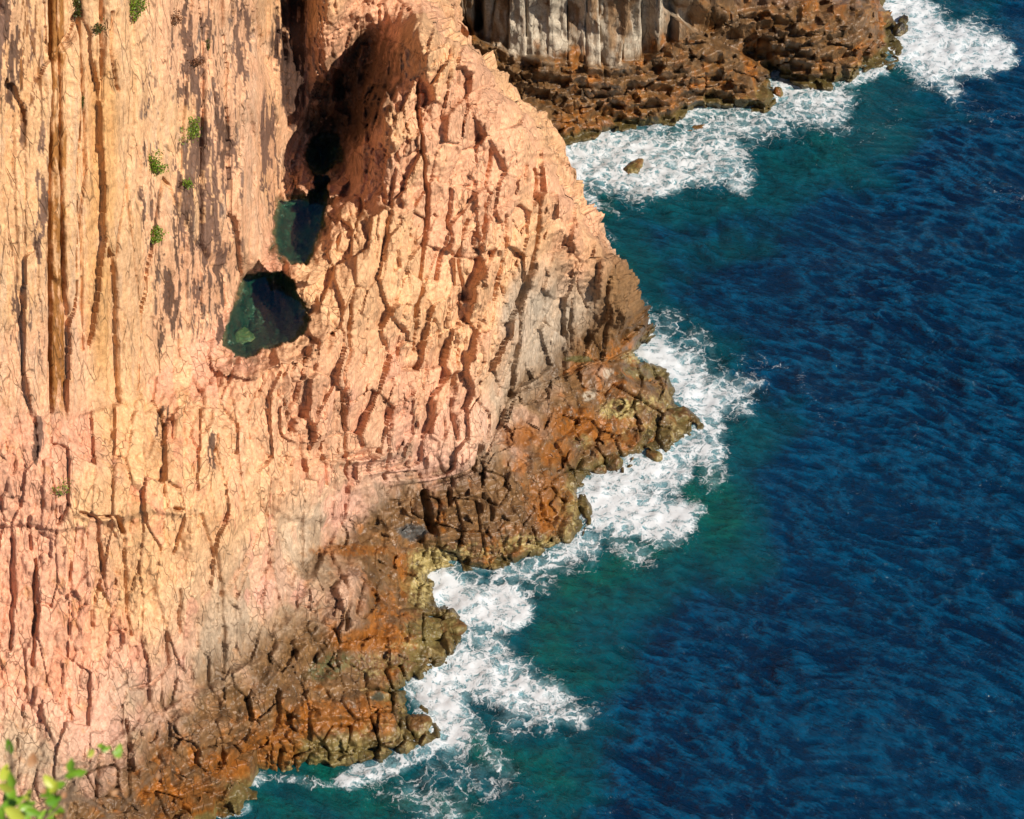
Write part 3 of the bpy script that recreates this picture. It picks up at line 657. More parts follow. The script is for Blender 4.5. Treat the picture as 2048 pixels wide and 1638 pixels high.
# ================================================================== FAR CLIFF and its shelf, behind the bay
WLC = [(1040,330,0),(1100,297,0),(1160,274,0),(1250,252,0),(1350,242,0),(1392,214,0),(1470,212,0),(1538,206,0),(1550,158,0),(1600,168,0),(1650,172,0),(1692,166,0),(1735,130,0),(1788,106,0),
 (1788,70,0),(1775,30,0),(1762,-20,0),(1740,-100,0),(1700,-200,0),(1650,-320,0)]
HC = [(1100,345,-3),(1300,295,-3),(1450,262,-3),(1600,222,-3),(1700,225,-3),(1850,130,-3),(1860,30,-3),(1820,-150,-3),(1950,200,-6),(1950,-200,-6),(1400,380,-6),(1000,420,-4),
 (900,330,2),(800,300,4),(930,75,9.2),(1040,120,8.6),(1140,135,8.0),(1240,142,7),(1000,0,14.4),(1100,0,14.8),(1200,0,14.8),(1300,0,13.4),(1400,60,9.6),(1400,0,12.8),
 (1500,100,5.2),(1500,0,10.5),(1650,0,8.5),(1600,100,4.4),(1700,80,3.8),(1740,10,4.4),(1480,150,3.8),(1515,170,1.7),(1300,190,3.2),(1300,130,6.4),(1200,205,3.2),
 (1120,235,3.0),(1050,200,5.2),(1050,170,6.6),(900,0,15.4),(800,0,18),(700,0,20),(650,200,12),(700,-320,38),(1000,-320,33),(1300,-320,31),(1500,-320,25),(1620,-260,10),(1370,170,4.2),(1440,120,5.6)]
xs = np.arange(640, 1900, 2.6); yc = np.arange(-320, 400, 2.6)
PXc, PYc = np.meshgrid(xs, yc)
Zc = tps_fast(WLC + HC, PXc, PYc)
# stepped benches below the columns, deep cleft at their left end, nearer spur standing before the far headland
Zc = Zc + 0.5 * fbm(PXc / 60, PYc / 60, 8.0, 3) * np.clip(Zc / 4, 0, 1)
Zc = Zc - 3.0 * sstep(24, 6, seg_dist(PXc, PYc, [(880,-40),(905,30),(925,62)])) - 2.2 * sstep(12, 3, seg_dist(PXc, PYc, [(958,-300),(957,55)]))
fo_ = np.interp(PXc, [640, 930, 1040, 1240, 1330, 1400, 1500, 1800], [60, 60, 112, 135, 95, 60, 20, -60])
bm = sstep(-4, 8, PYc - fo_)
Zf1 = terrace(PXc, PYc, Zc, 1.9, 1.25, 1.3, 71, .6, warp=.02); Zf2 = terrace(PXc, PYc, Zf1, .6, .6, 1.2, 72, .6)
Zc = Zc + bm * (Zc > -1) * (1.0 * (Zf1 - Zc) + .25 * (Zf2 - Zf1))
spur = [(1310,-60),(1330,20),(1400,75),(1480,110),(1530,140),(1545,175)]
sdl = PYc - np.interp(PXc, [s_[0] for s_ in spur], [s_[1] for s_ in spur])
Zc = Zc - 1.7 * sstep(2, -10, sdl) * sstep(-75, -20, sdl) * sstep(1300, 1340, PXc) * sstep(1570, 1545, PXc)
Pc = unproject(PXc, PYc, Zc); Hc, Wc = PXc.shape
Nc = grid_normals(blur(Pc, 9, 2)); Nc *= np.sign((Nc * (np.array([0, 0, CAMZ]) - Pc)).sum())
pc = Pc.reshape(-1, 3); nc = Nc.reshape(-1, 3); cx_ = PXc.ravel(); cy_ = PYc.ravel()
foot = np.interp(cx_, [640, 930, 1040, 1240, 1330, 1400, 1500, 1800], [60, 60, 112, 135, 95, 60, 20, -60])
up_c = sstep(6, -6, cy_ - foot); one = np.ones(len(pc))
lo_c = fbm(pc[:, 0] * .5, pc[:, 1] * .5, pc[:, 2] * .4, 4); hi_c = fbm(pc[:, 0] * 2.5, pc[:, 1] * 2.5, pc[:, 2] * 2, 3)
right = sstep(1380, 1480, cx_)
Ac = pc[:, 0] + 0.0; Bc = 0.82 * pc[:, 2] + 0.57 * pc[:, 1]
o1, i1, e1, h1 = facets(Ac, Bc, 1.55, 12.0, 51, tl=.55, tv=.0, warp=.03)
o2, i2, e2, h2 = facets(Ac, Bc, .6, 8.0, 52, tl=.4, tv=.02, warp=.1)
o3, i3, e3, h3 = facets(Ac + .1 * Bc, Bc, 1.35, 1.0, 53, tl=.34, tv=.35, warp=.10)
o4, i4, e4, h4 = facets(Ac, Bc, .6, 1.3, 54, tl=.4, tv=.4, warp=.3)
bench = 1 - up_c
tc_ = up_c * (1 - right) * (1.5 * o1 + .30 * o2 - joint(e1, h1, .14, .6)) + np.maximum(bench, right) * ((.35 + .5 * right) * o3 + .25 * o4 - joint(e3, h3, .12, .4, 0.)) + (.15 + .25 * bench) * lo_c + .07 * hi_c
ib = np.where((up_c > .5) & (right < .5), i1, i3 + 5 * 10**11); cb = np.where((up_c > .5) & (right < .5), h1, h3).astype(np.int32); hf = np.where((up_c > .5) & (right < .5), h2, h4).astype(np.int32)
Nb_ = blur(Nc, 25, 2); nc = Nb_ + 0.7 * np.array([0.15, -0.85, 0.5]); nc = (nc / np.linalg.norm(nc, axis=-1, keepdims=True)).reshape(-1, 3)
Dc = pc + nc * tc_[:, None]
xC, yC, zC = Dc.T
med2 = fbm(xC / 2.6, yC / 2.6, zC / 4.5, 4); fin2 = fbm(xC * 1.5, yC * 1.5, zC * 1.0, 4); r1c = TAB[hsh(cb, 11, 5)]; r2c = TAB[hsh(hf, 5, 9)]
stc = fbm(xC * 1.3, yC * 1.3, zC * 0.15, 4)
colc = np.repeat((C_GREY * 0.92)[None], len(Dc), 0)
colc = mixc(colc, C_WHITE * np.array([0.95, 0.97, 1.0]), 0.8 * sstep(0.1, 0.7, 0.7 * stc + 0.6 * r1c[:, 0]) * sstep(900, 1050, cx_))
colc = mixc(colc, C_WBROWN * 1.5, sstep(0.2, 0.65, -stc + 0.9 * (r1c[:, 1] - 0.5)) * 0.7)
colc = mixc(colc, C_TAN * 0.8, sstep(930, 840, cx_) * 0.7)
upz = cy_ - foot
brc = sstep(-30, 8, upz + 22 * med2 + 12 * fin2); brc = np.maximum(brc, sstep(1290, 1400, cx_ + 0.2 * cy_ + 40 * med2) * sstep(-300, -40, cy_ + 150 * 0))
lil = right * sstep(30, -10, cy_ + 25 * med2)
colc = mixc(colc, C_WBROWN * (0.7 + 0.7 * r2c[:, 0:1]) * (1 + .3 * np.clip(fin2, -1, 1)[:, None]), brc * 0.93)
colc = mixc(colc, C_LILAC * 0.7, lil * 0.55 * sstep(-.2, .3, med2))
orc = brc * sstep(0.32, 0.85, 0.5 * fin2 + 0.5 * med2 + 0.35 * r2c[:, 3] + 0.35 * sstep(5.5, 2.5, zC))
colc = mixc(colc, C_WORANGE * (0.75 + .7 * r2c[:, 4:5]), orc * 0.8)
colc = shore_colours(colc, Dc, brc, med2, fin2)
colc = mixc(colc, C_OLIVE * 1.2, 0.8 * sstep(1.6, 0.7, zC + .8 * med2))
colc = np.clip(colc * (1 + .25 * (r1c[:, 4:5] - .5)), 0.008, 0.8)
regc = np.where(upz < -2, 0, 1)
u, inv = np.unique(ib, return_inverse=True)
fpx_, fpy_ = cx_, cy_; degen_ = np.zeros(len(cx_), bool)
hid = poly_sd(cx_, cy_, [(0, -400), (790, -340), (835, -20), (868, 52), (942, 92), (1000, 178), (1082, 258), (1132, 392), (1132, 500), (0, 500)]) < 0
fpx_ = np.where(hid, -9, fpx_)
split_sheet(Dc, Hc, Wc, colc, brc * 0.9, ib, zC > -2.2, [('far_cliff', 'grey and white rock columns standing above the far shore'),
   ('far_rock_shelf', 'stepped brown and orange rock platform beyond the bay at the top')], regc, 25, 260)
log('far cliff')

# ================================================================== SEABED (under everything) 
def simple(name, verts, faces, mat, parent=None):
    me = bpy.data.meshes.new(name); me.from_pydata([tuple(map(float, v)) for v in verts], [], faces); me.materials.append(mat); me.update()
    o = bpy.data.objects.new(name, me); scene.collection.objects.link(o)
    if parent: o.parent = parent
    return o
mb, nt_, b_ = new_mat('seabed_sand'); b_.inputs['Base Color'].default_value = (0.03, 0.05, 0.045, 1)
nz = N(nt_, 'ShaderNodeTexNoise'); nz.inputs['Scale'].default_value = 0.2; cr = N(nt_, 'ShaderNodeValToRGB'); cr.color_ramp.elements[0].color = (.02, .03, .03, 1); cr.color_ramp.elements[1].color = (.06, .07, .05, 1)
nt_.links.new(nz.outputs[0], cr.inputs[0]); nt_.links.new(cr.outputs[0], b_.inputs['Base Color'])
tag(simple('seabed', [(-4000, -1000, -12), (4000, -1000, -12), (4000, 7000, -12), (-4000, 7000, -12)], [(0, 1, 2, 3)], mb), 'dark seabed far below the waves', kind='structure')

# ================================================================== SEA
G = 0.19
sxs = np.arange(-46, 76, G); sys_ = np.arange(80, 214, G)
SX, SY = np.meshgrid(sxs, sys_); sX = SX.ravel(); sY = SY.ravel()
spx, spy = project(np.stack([sX, sY, 0 * sX], -1))
coast = [(p_[0], p_[1]) for p_ in WL]
land = [(-900, -900), (838, -900), (838, 10), (868, 52), (942, 92), (1000, 178), (1082, 258), (1132, 392), (1200, 490), (1255, 600), (1276, 660)] + coast + [(300, 2200), (-900, 2200)]
landC = [(500, -900)] + [(1500, -900), (1650, -320)] + [(p_[0], p_[1]) for p_ in WLC[::-1]] + [(500, 400)]
sdA = poly_sd(spx, spy, land); sdC = poly_sd(spx, spy, landC)
dsh = np.minimum(np.where(sdA < 0, 0, sdA) , np.where(sdC < 0, 0, sdC))
# distance along the visible near shore is only to the waterline itself (the ridge outline hides its own back shore)
wA = np.minimum(seg_dist(spx, spy, coast), np.maximum(sdC, 0))
keep = (sdA > -60) & (sdC > -30)
wx = vnoise(sX / 5, sY / 5, 0) ; wy = vnoise(sX / 5 + 40, sY / 5, 0)
wpx = spx + 22 * wx + 9 * vnoise(sX / 1.4, sY / 1.4, 3.0); wpy = spy + 18 * wy + 8 * vnoise(sX / 1.4, sY / 1.4, 8.0)
FOAM = [(1785,-60,1845,60,48,1.0),(1830,60,1870,120,50,.95),(1850,100,1960,105,42,1.0),(1960,100,2015,105,26,.95),(1860,130,1900,170,28,.7),(1795,70,1810,110,25,1),(1940,60,2000,80,20,.6),
 (1105,300,1150,370,36,1.0),(1130,380,1180,400,26,.7),(1170,300,1300,330,62,.92),(1300,330,1420,320,60,.82),(1280,360,1340,375,26,.9),(1400,270,1640,210,50,.72),(1440,350,1490,370,22,.75),(1560,170,1640,210,34,.85),(1330,250,1400,235,20,.8),
 (1690,165,1770,145,16,.8),(1640,240,1680,250,20,.4),(1180,410,1240,420,14,.45),(1200,455,1220,470,12,.4),
 (1285,640,1300,690,22,1.0),(1300,690,1350,740,36,1.0),(1350,740,1400,800,46,.95),(1380,750,1470,790,42,.68),(1400,830,1480,790,34,.62),(1380,850,1410,900,36,.8),(1260,600,1280,620,16,.5),(1320,640,1400,690,26,.5),
 (1320,880,1370,900,36,.85),(1220,960,1340,940,42,.9),(1180,985,1230,1040,34,1.0),(1240,1020,1350,1035,42,1.0),(1340,1040,1400,1020,24,.7),(1240,1080,1290,1100,30,.55),(1390,900,1430,960,28,.55),
 (1120,1100,1180,1085,30,.75),(1010,1140,1110,1115,28,.7),(1100,1130,1180,1120,24,.5),(870,1165,930,1190,36,1.0),(900,1200,1010,1200,44,.98),(1010,1225,1040,1215,24,.95),(1050,1170,1090,1150,26,.55),(960,1250,1010,1300,34,.72),
 (860,1350,930,1340,40,1.0),(930,1330,1040,1360,52,.92),(870,1380,900,1460,48,.98),(1040,1370,1110,1400,44,.85),(1110,1400,1170,1430,32,.68),(1020,1440,1090,1440,28,.55),(1170,1450,1200,1440,20,.4),(1010,1290,1060,1340,26,.5),(900,1480,880,1480,30,.85),
 (950,1450,990,1530,24,.55),(880,1530,960,1560,42,.5),(800,1520,850,1510,18,.75),(680,1555,780,1530,17,.8),(830,1580,900,1620,44,.52),(760,1560,820,1600,34,.42),(510,1560,545,1575,15,.75),(560,1572,660,1565,10,.5),(430,1632,500,1625,12,.75),(900,1640,940,1700,40,.5),
 (1470,715,1560,735,13,.36),(1560,735,1640,790,11,.34),(1640,800,1700,850,9,.28),(1840,860,1860,940,9,.26),(1840,170,1900,185,14,.4),(1900,200,2048,260,22,.25),(1960,370,2048,390,16,.28),(1620,290,1800,240,22,.25),(1000,1560,1060,1600,16,.3)]
FD = np.zeros(len(sX), F32)
for x0, y0, x1, y1, r_, s_ in FOAM:
    m = np.where((wpx > min(x0, x1) - 2.2 * r_) & (wpx < max(x0, x1) + 2.2 * r_) & (wpy > min(y0, y1) - 2.2 * r_) & (wpy < max(y0, y1) + 2.2 * r_))[0]
    d = seg_dist(wpx[m], wpy[m], [(x0, y0), (x1, y1)])
    FD[m] = np.maximum(FD[m], s_ * sstep(2.0 * r_, 0.40 * r_, d))
FD = np.maximum(FD, 0.62 * sstep(26, 2, wA + 10 * vnoise(sX / 2, sY / 2, 5.0)) * (spy < 1500))
TEAL = [(1180,420,1240,560,80,.9),(1240,560,1300,620,40,.5),(1150,420,1420,420,70,.7),(1400,400,1560,380,80,.6),(1540,300,1700,260,90,.75),(1660,250,1800,220,60,.5),(1440,900,1440,1000,75,.95),(1380,1080,1150,1180,110,1.0),(1100,1200,1150,1350,110,.9),(1000,1500,1100,1560,90,.9),(700,1600,900,1640,120,1.0),(520,1600,600,1660,60,1.0),(1850,200,1950,200,60,.25),(1350,1000,1420,1060,90,1)]
TE = np.zeros(len(sX), F32)
lx = spx + 70 * fbm(sX / 6, sY / 6, 1.0, 4); ly = spy + 60 * fbm(sX / 6, sY / 6, 12.0, 4)
for x0, y0, x1, y1, r_, s_ in TEAL:
    d = seg_dist(lx, ly, [(x0, y0), (x1, y1)]); TE = np.maximum(TE, 0.9 * s_ * sstep(2.3 * r_, 0.0, d))
TE = np.maximum(TE, 0.72 * sstep(300, 20, wA + 60 * fbm(sX / 8, sY / 8, 4.0, 3))); TE = np.clip(TE, 0, 1)
# waves: many short crested trains running on shore from the right
hz = np.zeros(len(sX)); rw = np.random.default_rng(5)
kx_warp = 1.0 * vnoise(sX / 7, sY / 7, 20.0); 
for i in range(46):
    lam = 0.75 * (1.115 ** i) * 0.9 if i < 26 else rw.uniform(1.2, 7)
    th = math.radians(rw.normal(237, 26)); k = 2 * math.pi / lam
    amp = 0.027 * lam ** 0.62 * (0.22 if lam > 4 else 1.0) * (1 if lam < 9 else 0.5)
    ph = k * (math.cos(th) * sX + math.sin(th) * sY) + rw.uniform(0, 6.28) + 1.2 * kx_warp
    s1 = np.sin(ph); hz += amp * ((1 - 2.4 * np.abs(np.sin(ph / 2)) ** 1.15) if lam < 3.2 else (s1 - 0.35 * (1 - s1) ** 2 * 0.5))
ca, sa = math.cos(math.radians(-33)), math.sin(math.radians(-33))
qx = sX + 1.6 * vnoise(sX / 6, sY / 6, 50.0); qy = sY + 1.6 * vnoise(sX / 6, sY / 6, 60.0)
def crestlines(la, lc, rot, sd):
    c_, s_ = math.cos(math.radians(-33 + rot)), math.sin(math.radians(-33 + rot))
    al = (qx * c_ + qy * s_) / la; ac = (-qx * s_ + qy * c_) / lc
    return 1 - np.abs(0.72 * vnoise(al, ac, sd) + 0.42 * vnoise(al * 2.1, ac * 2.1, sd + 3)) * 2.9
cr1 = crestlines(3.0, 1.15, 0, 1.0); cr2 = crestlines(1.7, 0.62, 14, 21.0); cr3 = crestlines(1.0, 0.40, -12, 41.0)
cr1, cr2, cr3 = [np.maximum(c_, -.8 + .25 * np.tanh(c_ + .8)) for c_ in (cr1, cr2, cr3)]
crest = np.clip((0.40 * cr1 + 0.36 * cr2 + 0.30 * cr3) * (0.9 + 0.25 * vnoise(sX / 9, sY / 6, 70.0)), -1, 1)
hz = 0.35 * hz + 0.115 * cr1 + 0.07 * cr2 + 0.04 * cr3
grp = 0.75 + 0.55 * vnoise(sX / 8, sY / 8, 30.0)
edge_f = np.clip(np.minimum(np.minimum(sX + 46, 76 - sX), np.minimum(sY - 80, 214 - sY)) / 8, 0, 1)
calm = 1 - 0.35 * sstep(0.3, 0.9, TE)
foam_lump = FD * (0.16 * fbm(sX * 0.9, sY * 0.9, 2.0, 4) + 0.10)
sZ = (hz * grp * calm * 0.95 + foam_lump + 0.05 * sstep(60, 0, wA)) * edge_f
sZ = sZ - sZ.mean() * edge_f
idx = np.arange(len(sX)).reshape(SX.shape)
q = np.stack([idx[:-1, :-1], idx[:-1, 1:], idx[1:, 1:], idx[1:, :-1]], -1).reshape(-1, 4); q = q[keep[q].any(1)]
uv, iv = np.unique(q.ravel(), return_inverse=True); V = np.stack([sX, sY, sZ], -1)[uv]; iv = iv.reshape(-1, 4)
x0, x1, y0, y1 = sxs[0], sxs[-1], sys_[0], sys_[-1]
B = 6000; n0 = len(V)
outer = np.array([(-B, -B, 0), (x0, -B, 0), (x1, -B, 0), (B, -B, 0), (-B, y0, 0), (x0, y0, 0), (x1, y0, 0), (B, y0, 0), (-B, y1, 0), (x0, y1, 0), (x1, y1, 0), (B, y1, 0), (-B, B, 0), (x0, B, 0), (x1, B, 0), (B, B, 0)], float)
of = [(a + 4 * b, a + 1 + 4 * b, a + 5 + 4 * b, a + 4 + 4 * b) for b in range(3) for a in range(3) if not (a == 1 and b == 1)]
iv = np.concatenate([iv, np.array(of) + n0]); V = np.concatenate([V, outer])
def ext(a, v=0): return np.concatenate([a[uv], np.full(16, v)])

def water_material():
    m, nt, b = new_mat('sea_water'); L = nt.links
    fo = N(nt, 'ShaderNodeAttribute', attribute_name='foam'); te = N(nt, 'ShaderNodeAttribute', attribute_name='teal')
    geo = N(nt, 'ShaderNodeNewGeometry')
    def noise(scale, det, rough=0.6, vec=None, dist=0.0):
        n = N(nt, 'ShaderNodeTexNoise'); n.inputs['Scale'].default_value = scale; n.inputs['Detail'].default_value = det; n.inputs['Roughness'].default_value = rough; n.inputs['Distortion'].default_value = dist
        L.new(vec if vec else geo.outputs['Position'], n.inputs['Vector']); return n
    def rng_(src, a, b_, c, d, interp='LINEAR'):
        n = N(nt, 'ShaderNodeMapRange', interpolation_type=interp); n.inputs[1].default_value = a; n.inputs[2].default_value = b_; n.inputs[3].default_value = c; n.inputs[4].default_value = d
        L.new(src, n.inputs[0]); return n.outputs[0]
    def math_(op, a, b_=None):
        n = N(nt, 'ShaderNodeMath', operation=op)
        for i, v in enumerate((a, b_)):
            if v is None: continue
            if isinstance(v, (int, float)): n.inputs[i].default_value = v
            else: L.new(v, n.inputs[i])
        return n.outputs[0]
    def mix(f, a, b_):
        n = N(nt, 'ShaderNodeMix', data_type='RGBA')
        for i, v in ((0, f), (6, a), (7, b_)):
            if isinstance(v, tuple): n.inputs[i].default_value = v
            elif isinstance(v, (int, float)): n.inputs[i].default_value = v
            else: L.new(v, n.inputs[i])
        return n.outputs[2]
    # water body colour
    big = noise(0.045, 3)
    deep = mix(rng_(big.outputs[0], .35, .65, 0, 1), (0.0002, 0.012, 0.042, 1), (0.0002, 0.024, 0.068, 1))
    cre = N(nt, 'ShaderNodeAttribute', attribute_name='crest')   # crest light is painted in: lighter water colour along the crest lines
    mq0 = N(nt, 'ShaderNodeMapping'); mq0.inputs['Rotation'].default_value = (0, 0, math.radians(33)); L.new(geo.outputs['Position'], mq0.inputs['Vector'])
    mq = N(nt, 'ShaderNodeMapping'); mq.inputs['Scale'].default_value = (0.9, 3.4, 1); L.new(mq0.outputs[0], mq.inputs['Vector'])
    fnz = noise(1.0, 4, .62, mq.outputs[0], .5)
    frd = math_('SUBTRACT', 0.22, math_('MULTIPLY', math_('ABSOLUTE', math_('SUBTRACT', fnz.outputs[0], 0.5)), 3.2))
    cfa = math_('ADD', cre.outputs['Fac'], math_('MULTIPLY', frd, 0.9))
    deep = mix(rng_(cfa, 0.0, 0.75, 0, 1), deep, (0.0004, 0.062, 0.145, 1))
    t1 = noise(0.16, 5, .6)
    tf = math_('ADD', te.outputs['Fac'], rng_(t1.outputs[0], .3, .7, -.16, .16))
    c = mix(rng_(tf, 0.12, 0.62, 0, 1, 'SMOOTHSTEP'), deep, (0.0010, 0.070, 0.098, 1))
    c = mix(rng_(tf, 0.62, 1.08, 0, 0.9, 'SMOOTHSTEP'), c, (0.0022, 0.105, 0.072, 1))
    c = mix(math_('MULTIPLY', rng_(cre.outputs['Fac'], 0.55, -0.35, 0, .55), rng_(tf, 0.1, .5, 0, 1)), c, (0.0005, 0.022, 0.036, 1))  # same painted contrast in the shallows: darker colour between the crests
    # foam: warped lace
    w1 = noise(0.55, 4, .6); 
    sc = N(nt, 'ShaderNodeVectorMath', operation='SCALE'); L.new(w1.outputs['Color'], sc.inputs[0]); sc.inputs['Scale'].default_value = 2.6
    w2 = noise(2.6, 3, .6); sc2 = N(nt, 'ShaderNodeVectorMath', operation='SCALE'); L.new(w2.outputs['Color'], sc2.inputs[0]); sc2.inputs['Scale'].default_value = 0.55
    a1 = N(nt, 'ShaderNodeVectorMath', operation='ADD'); L.new(geo.outputs['Position'], a1.inputs[0]); L.new(sc.outputs[0], a1.inputs[1])
    a2 = N(nt, 'ShaderNodeVectorMath', operation='ADD'); L.new(a1.outputs[0], a2.inputs[0]); L.new(sc2.outputs[0], a2.inputs[1])
    fl = N(nt, 'ShaderNodeMapping'); fl.inputs['Scale'].default_value = (1, 1, 0); L.new(a2.outputs[0], fl.inputs['Vector'])
    def lace(scale, wd):
        v = N(nt, 'ShaderNodeTexVoronoi', feature='DISTANCE_TO_EDGE'); v.inputs['Scale'].default_value = scale; L.new(fl.outputs[0], v.inputs['Vector'])
        return rng_(v.outputs['Distance'], 0, wd, 1, 0)
    fl0 = fl
    l1 = lace(0.95, 0.22); l2 = lace(2.6, 0.26); l3 = noise(1.6, 8, .72, fl.outputs[0])
    s = math_('ADD', math_('MULTIPLY', l1, 0.42), math_('ADD', math_('MULTIPLY', l2, 0.32), math_('MULTIPLY', rng_(l3.outputs[0], .3, .7, 0, 1), 0.55)))
    th = math_('ADD', s, math_('MULTIPLY', fo.outputs['Fac'], 1.02))
    ff = rng_(th, 1.16, 1.72, 0, 1, 'SMOOTHSTEP')
    mn = noise(0.9, 5, .62, fl0.outputs[0])
    milky = rng_(math_('ADD', fo.outputs['Fac'], math_('MULTIPLY', math_('SUBTRACT', mn.outputs[0], .5), .9)), 0.35, 1.05, 0, 0.9, 'SMOOTHSTEP')
    c = mix(milky, c, (0.20, 0.38, 0.44, 1))
    gate = rng_(fo.outputs['Fac'], 0.03, 0.14, 0, 1)
    f2 = math_('MULTIPLY', ff, gate)
    # stray bubbles out at sea
    sp = noise(4.5, 3, .6); spg = noise(0.10, 3, .6)
    spk = math_('MULTIPLY', rng_(sp.outputs[0], .745, .78, 0, 1), rng_(spg.outputs[0], .46, .62, 0, .55))
    f2 = math_('MAXIMUM', f2, spk)
    c2 = mix(f2, c, (0.62, 0.66, 0.70, 1)); L.new(c2, b.inputs['Base Color'])
    L.new(rng_(f2, 0, 1, 0.10, 0.85), b.inputs['Roughness']); b.inputs['IOR'].default_value = 1.33
    L.new(rng_(f2, 0, 1, 0.55, 0.1), b.inputs['Specular IOR Level'])
    # ripples
    mp0 = N(nt, 'ShaderNodeMapping'); mp0.inputs['Rotation'].default_value = (0, 0, math.radians(33)); L.new(geo.outputs['Position'], mp0.inputs['Vector'])
    mp = N(nt, 'ShaderNodeMapping'); mp.inputs['Scale'].default_value = (0.55, 1.5, 1); L.new(mp0.outputs[0], mp.inputs['Vector'])
    r1 = noise(1.15, 6, .6, mp.outputs[0], 0.35); r2 = noise(0.55, 3, .5, mp.outputs[0], 0.2)
    rdg = math_('MULTIPLY', math_('ABSOLUTE', math_('SUBTRACT', r1.outputs[0], 0.5)), -1.5)
    rdg = math_('ADD', rdg, math_('MULTIPLY', frd, .25))
    hgt = math_('ADD', math_('MULTIPLY', rdg, 0.55), math_('MULTIPLY', r2.outputs[0], 0.9))
    bp = N(nt, 'ShaderNodeBump'); bp.inputs['Strength'].default_value = 1.0; bp.inputs['Distance'].default_value = 0.55; L.new(hgt, bp.inputs['Height'])
    bp2 = N(nt, 'ShaderNodeBump'); L.new(rng_(f2, 0, 1, 1.0, .25), bp.inputs['Strength']); bp2.inputs['Strength'].default_value = 0.5; bp2.inputs['Distance'].default_value = 0.10; L.new(math_('MULTIPLY', ff, 1.0), bp2.inputs['Height']); L.new(bp.outputs[0], bp2.inputs['Normal'])
    L.new(bp2.outputs[0], b.inputs['Normal'])
    return m
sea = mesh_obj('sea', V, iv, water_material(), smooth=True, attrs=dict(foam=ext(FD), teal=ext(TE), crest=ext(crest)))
tag(sea, 'deep blue sea with white foam and green shallows along the rocks', kind='structure')
log('sea')

# ================================================================== TIDE POOLS
def pool_material():
    m = bpy.data.materials.new('pool_water'); m.use_nodes = True; nt = m.node_tree; nt.nodes.clear(); L = nt.links
    o = N(nt, 'ShaderNodeOutputMaterial'); tr = N(nt, 'ShaderNodeBsdfTransparent'); tr.inputs[0].default_value = (0.78, 1.0, 0.88, 1)
    gl = N(nt, 'ShaderNodeBsdfGlossy'); gl.inputs['Roughness'].default_value = 0.03; fr = N(nt, 'ShaderNodeLayerWeight')   # same value from above and below, so that sunlight reaches the bed
    nz = N(nt, 'ShaderNodeTexNoise'); nz.inputs['Scale'].default_value = 5; ge = N(nt, 'ShaderNodeNewGeometry'); L.new(ge.outputs['Position'], nz.inputs['Vector'])
    bp = N(nt, 'ShaderNodeBump'); bp.inputs['Distance'].default_value = 0.01; L.new(nz.outputs[0], bp.inputs['Height']); L.new(bp.outputs[0], gl.inputs['Normal']); L.new(bp.outputs[0], fr.inputs['Normal'])
    p5 = N(nt, 'ShaderNodeMath', operation='POWER'); p5.inputs[1].default_value = 5; L.new(fr.outputs['Facing'], p5.inputs[0]); p6 = N(nt, 'ShaderNodeMath', operation='MULTIPLY_ADD'); p6.inputs[1].default_value = .96; p6.inputs[2].default_value = .03; L.new(p5.outputs[0], p6.inputs[0])
    df = N(nt, 'ShaderNodeBsdfDiffuse'); df.inputs[0].default_value = (0.004, 0.035, 0.11, 1)  # blue tint standing in for the sky reflected in the water
    m1 = N(nt, 'ShaderNodeMixShader'); m1.inputs[0].default_value = 0.12; L.new(tr.outputs[0], m1.inputs[1]); L.new(df.outputs[0], m1.inputs[2])
    mx = N(nt, 'ShaderNodeMixShader'); L.new(p6.outputs[0], mx.inputs[0]); L.new(m1.outputs[0], mx.inputs[1]); L.new(gl.outputs[0], mx.inputs[2])
    L.new(mx.outputs[0], o.inputs[0]); return m
PM = pool_material()
labs = ['round green tide pool with a pale slab on its bed, nearest of the three', 'long dark blue tide pool in the middle of the gully', 'small navy tide pool at the shaded upper end of the gully']
for (pl, lv, dp), lb in zip(POOLS, labs):
    a = np.array(pl, float); c = a.mean(0); b2 = c + (a - c) * (1 + 16 / np.linalg.norm(a - c, axis=1))[:, None]
    v = unproject(b2[:, 0], b2[:, 1], lv); cc = unproject(c[0], c[1], lv)
    vs = [cc] + list(v); n = len(v)
    o = simple('tide_pool', vs, [(0, i + 1, (i + 1) % n + 1) for i in range(n)], PM)
    if o.data.polygons[0].normal.z < 0: o.data.flip_normals(); tag(o, lb, kind='structure')
log('pools')

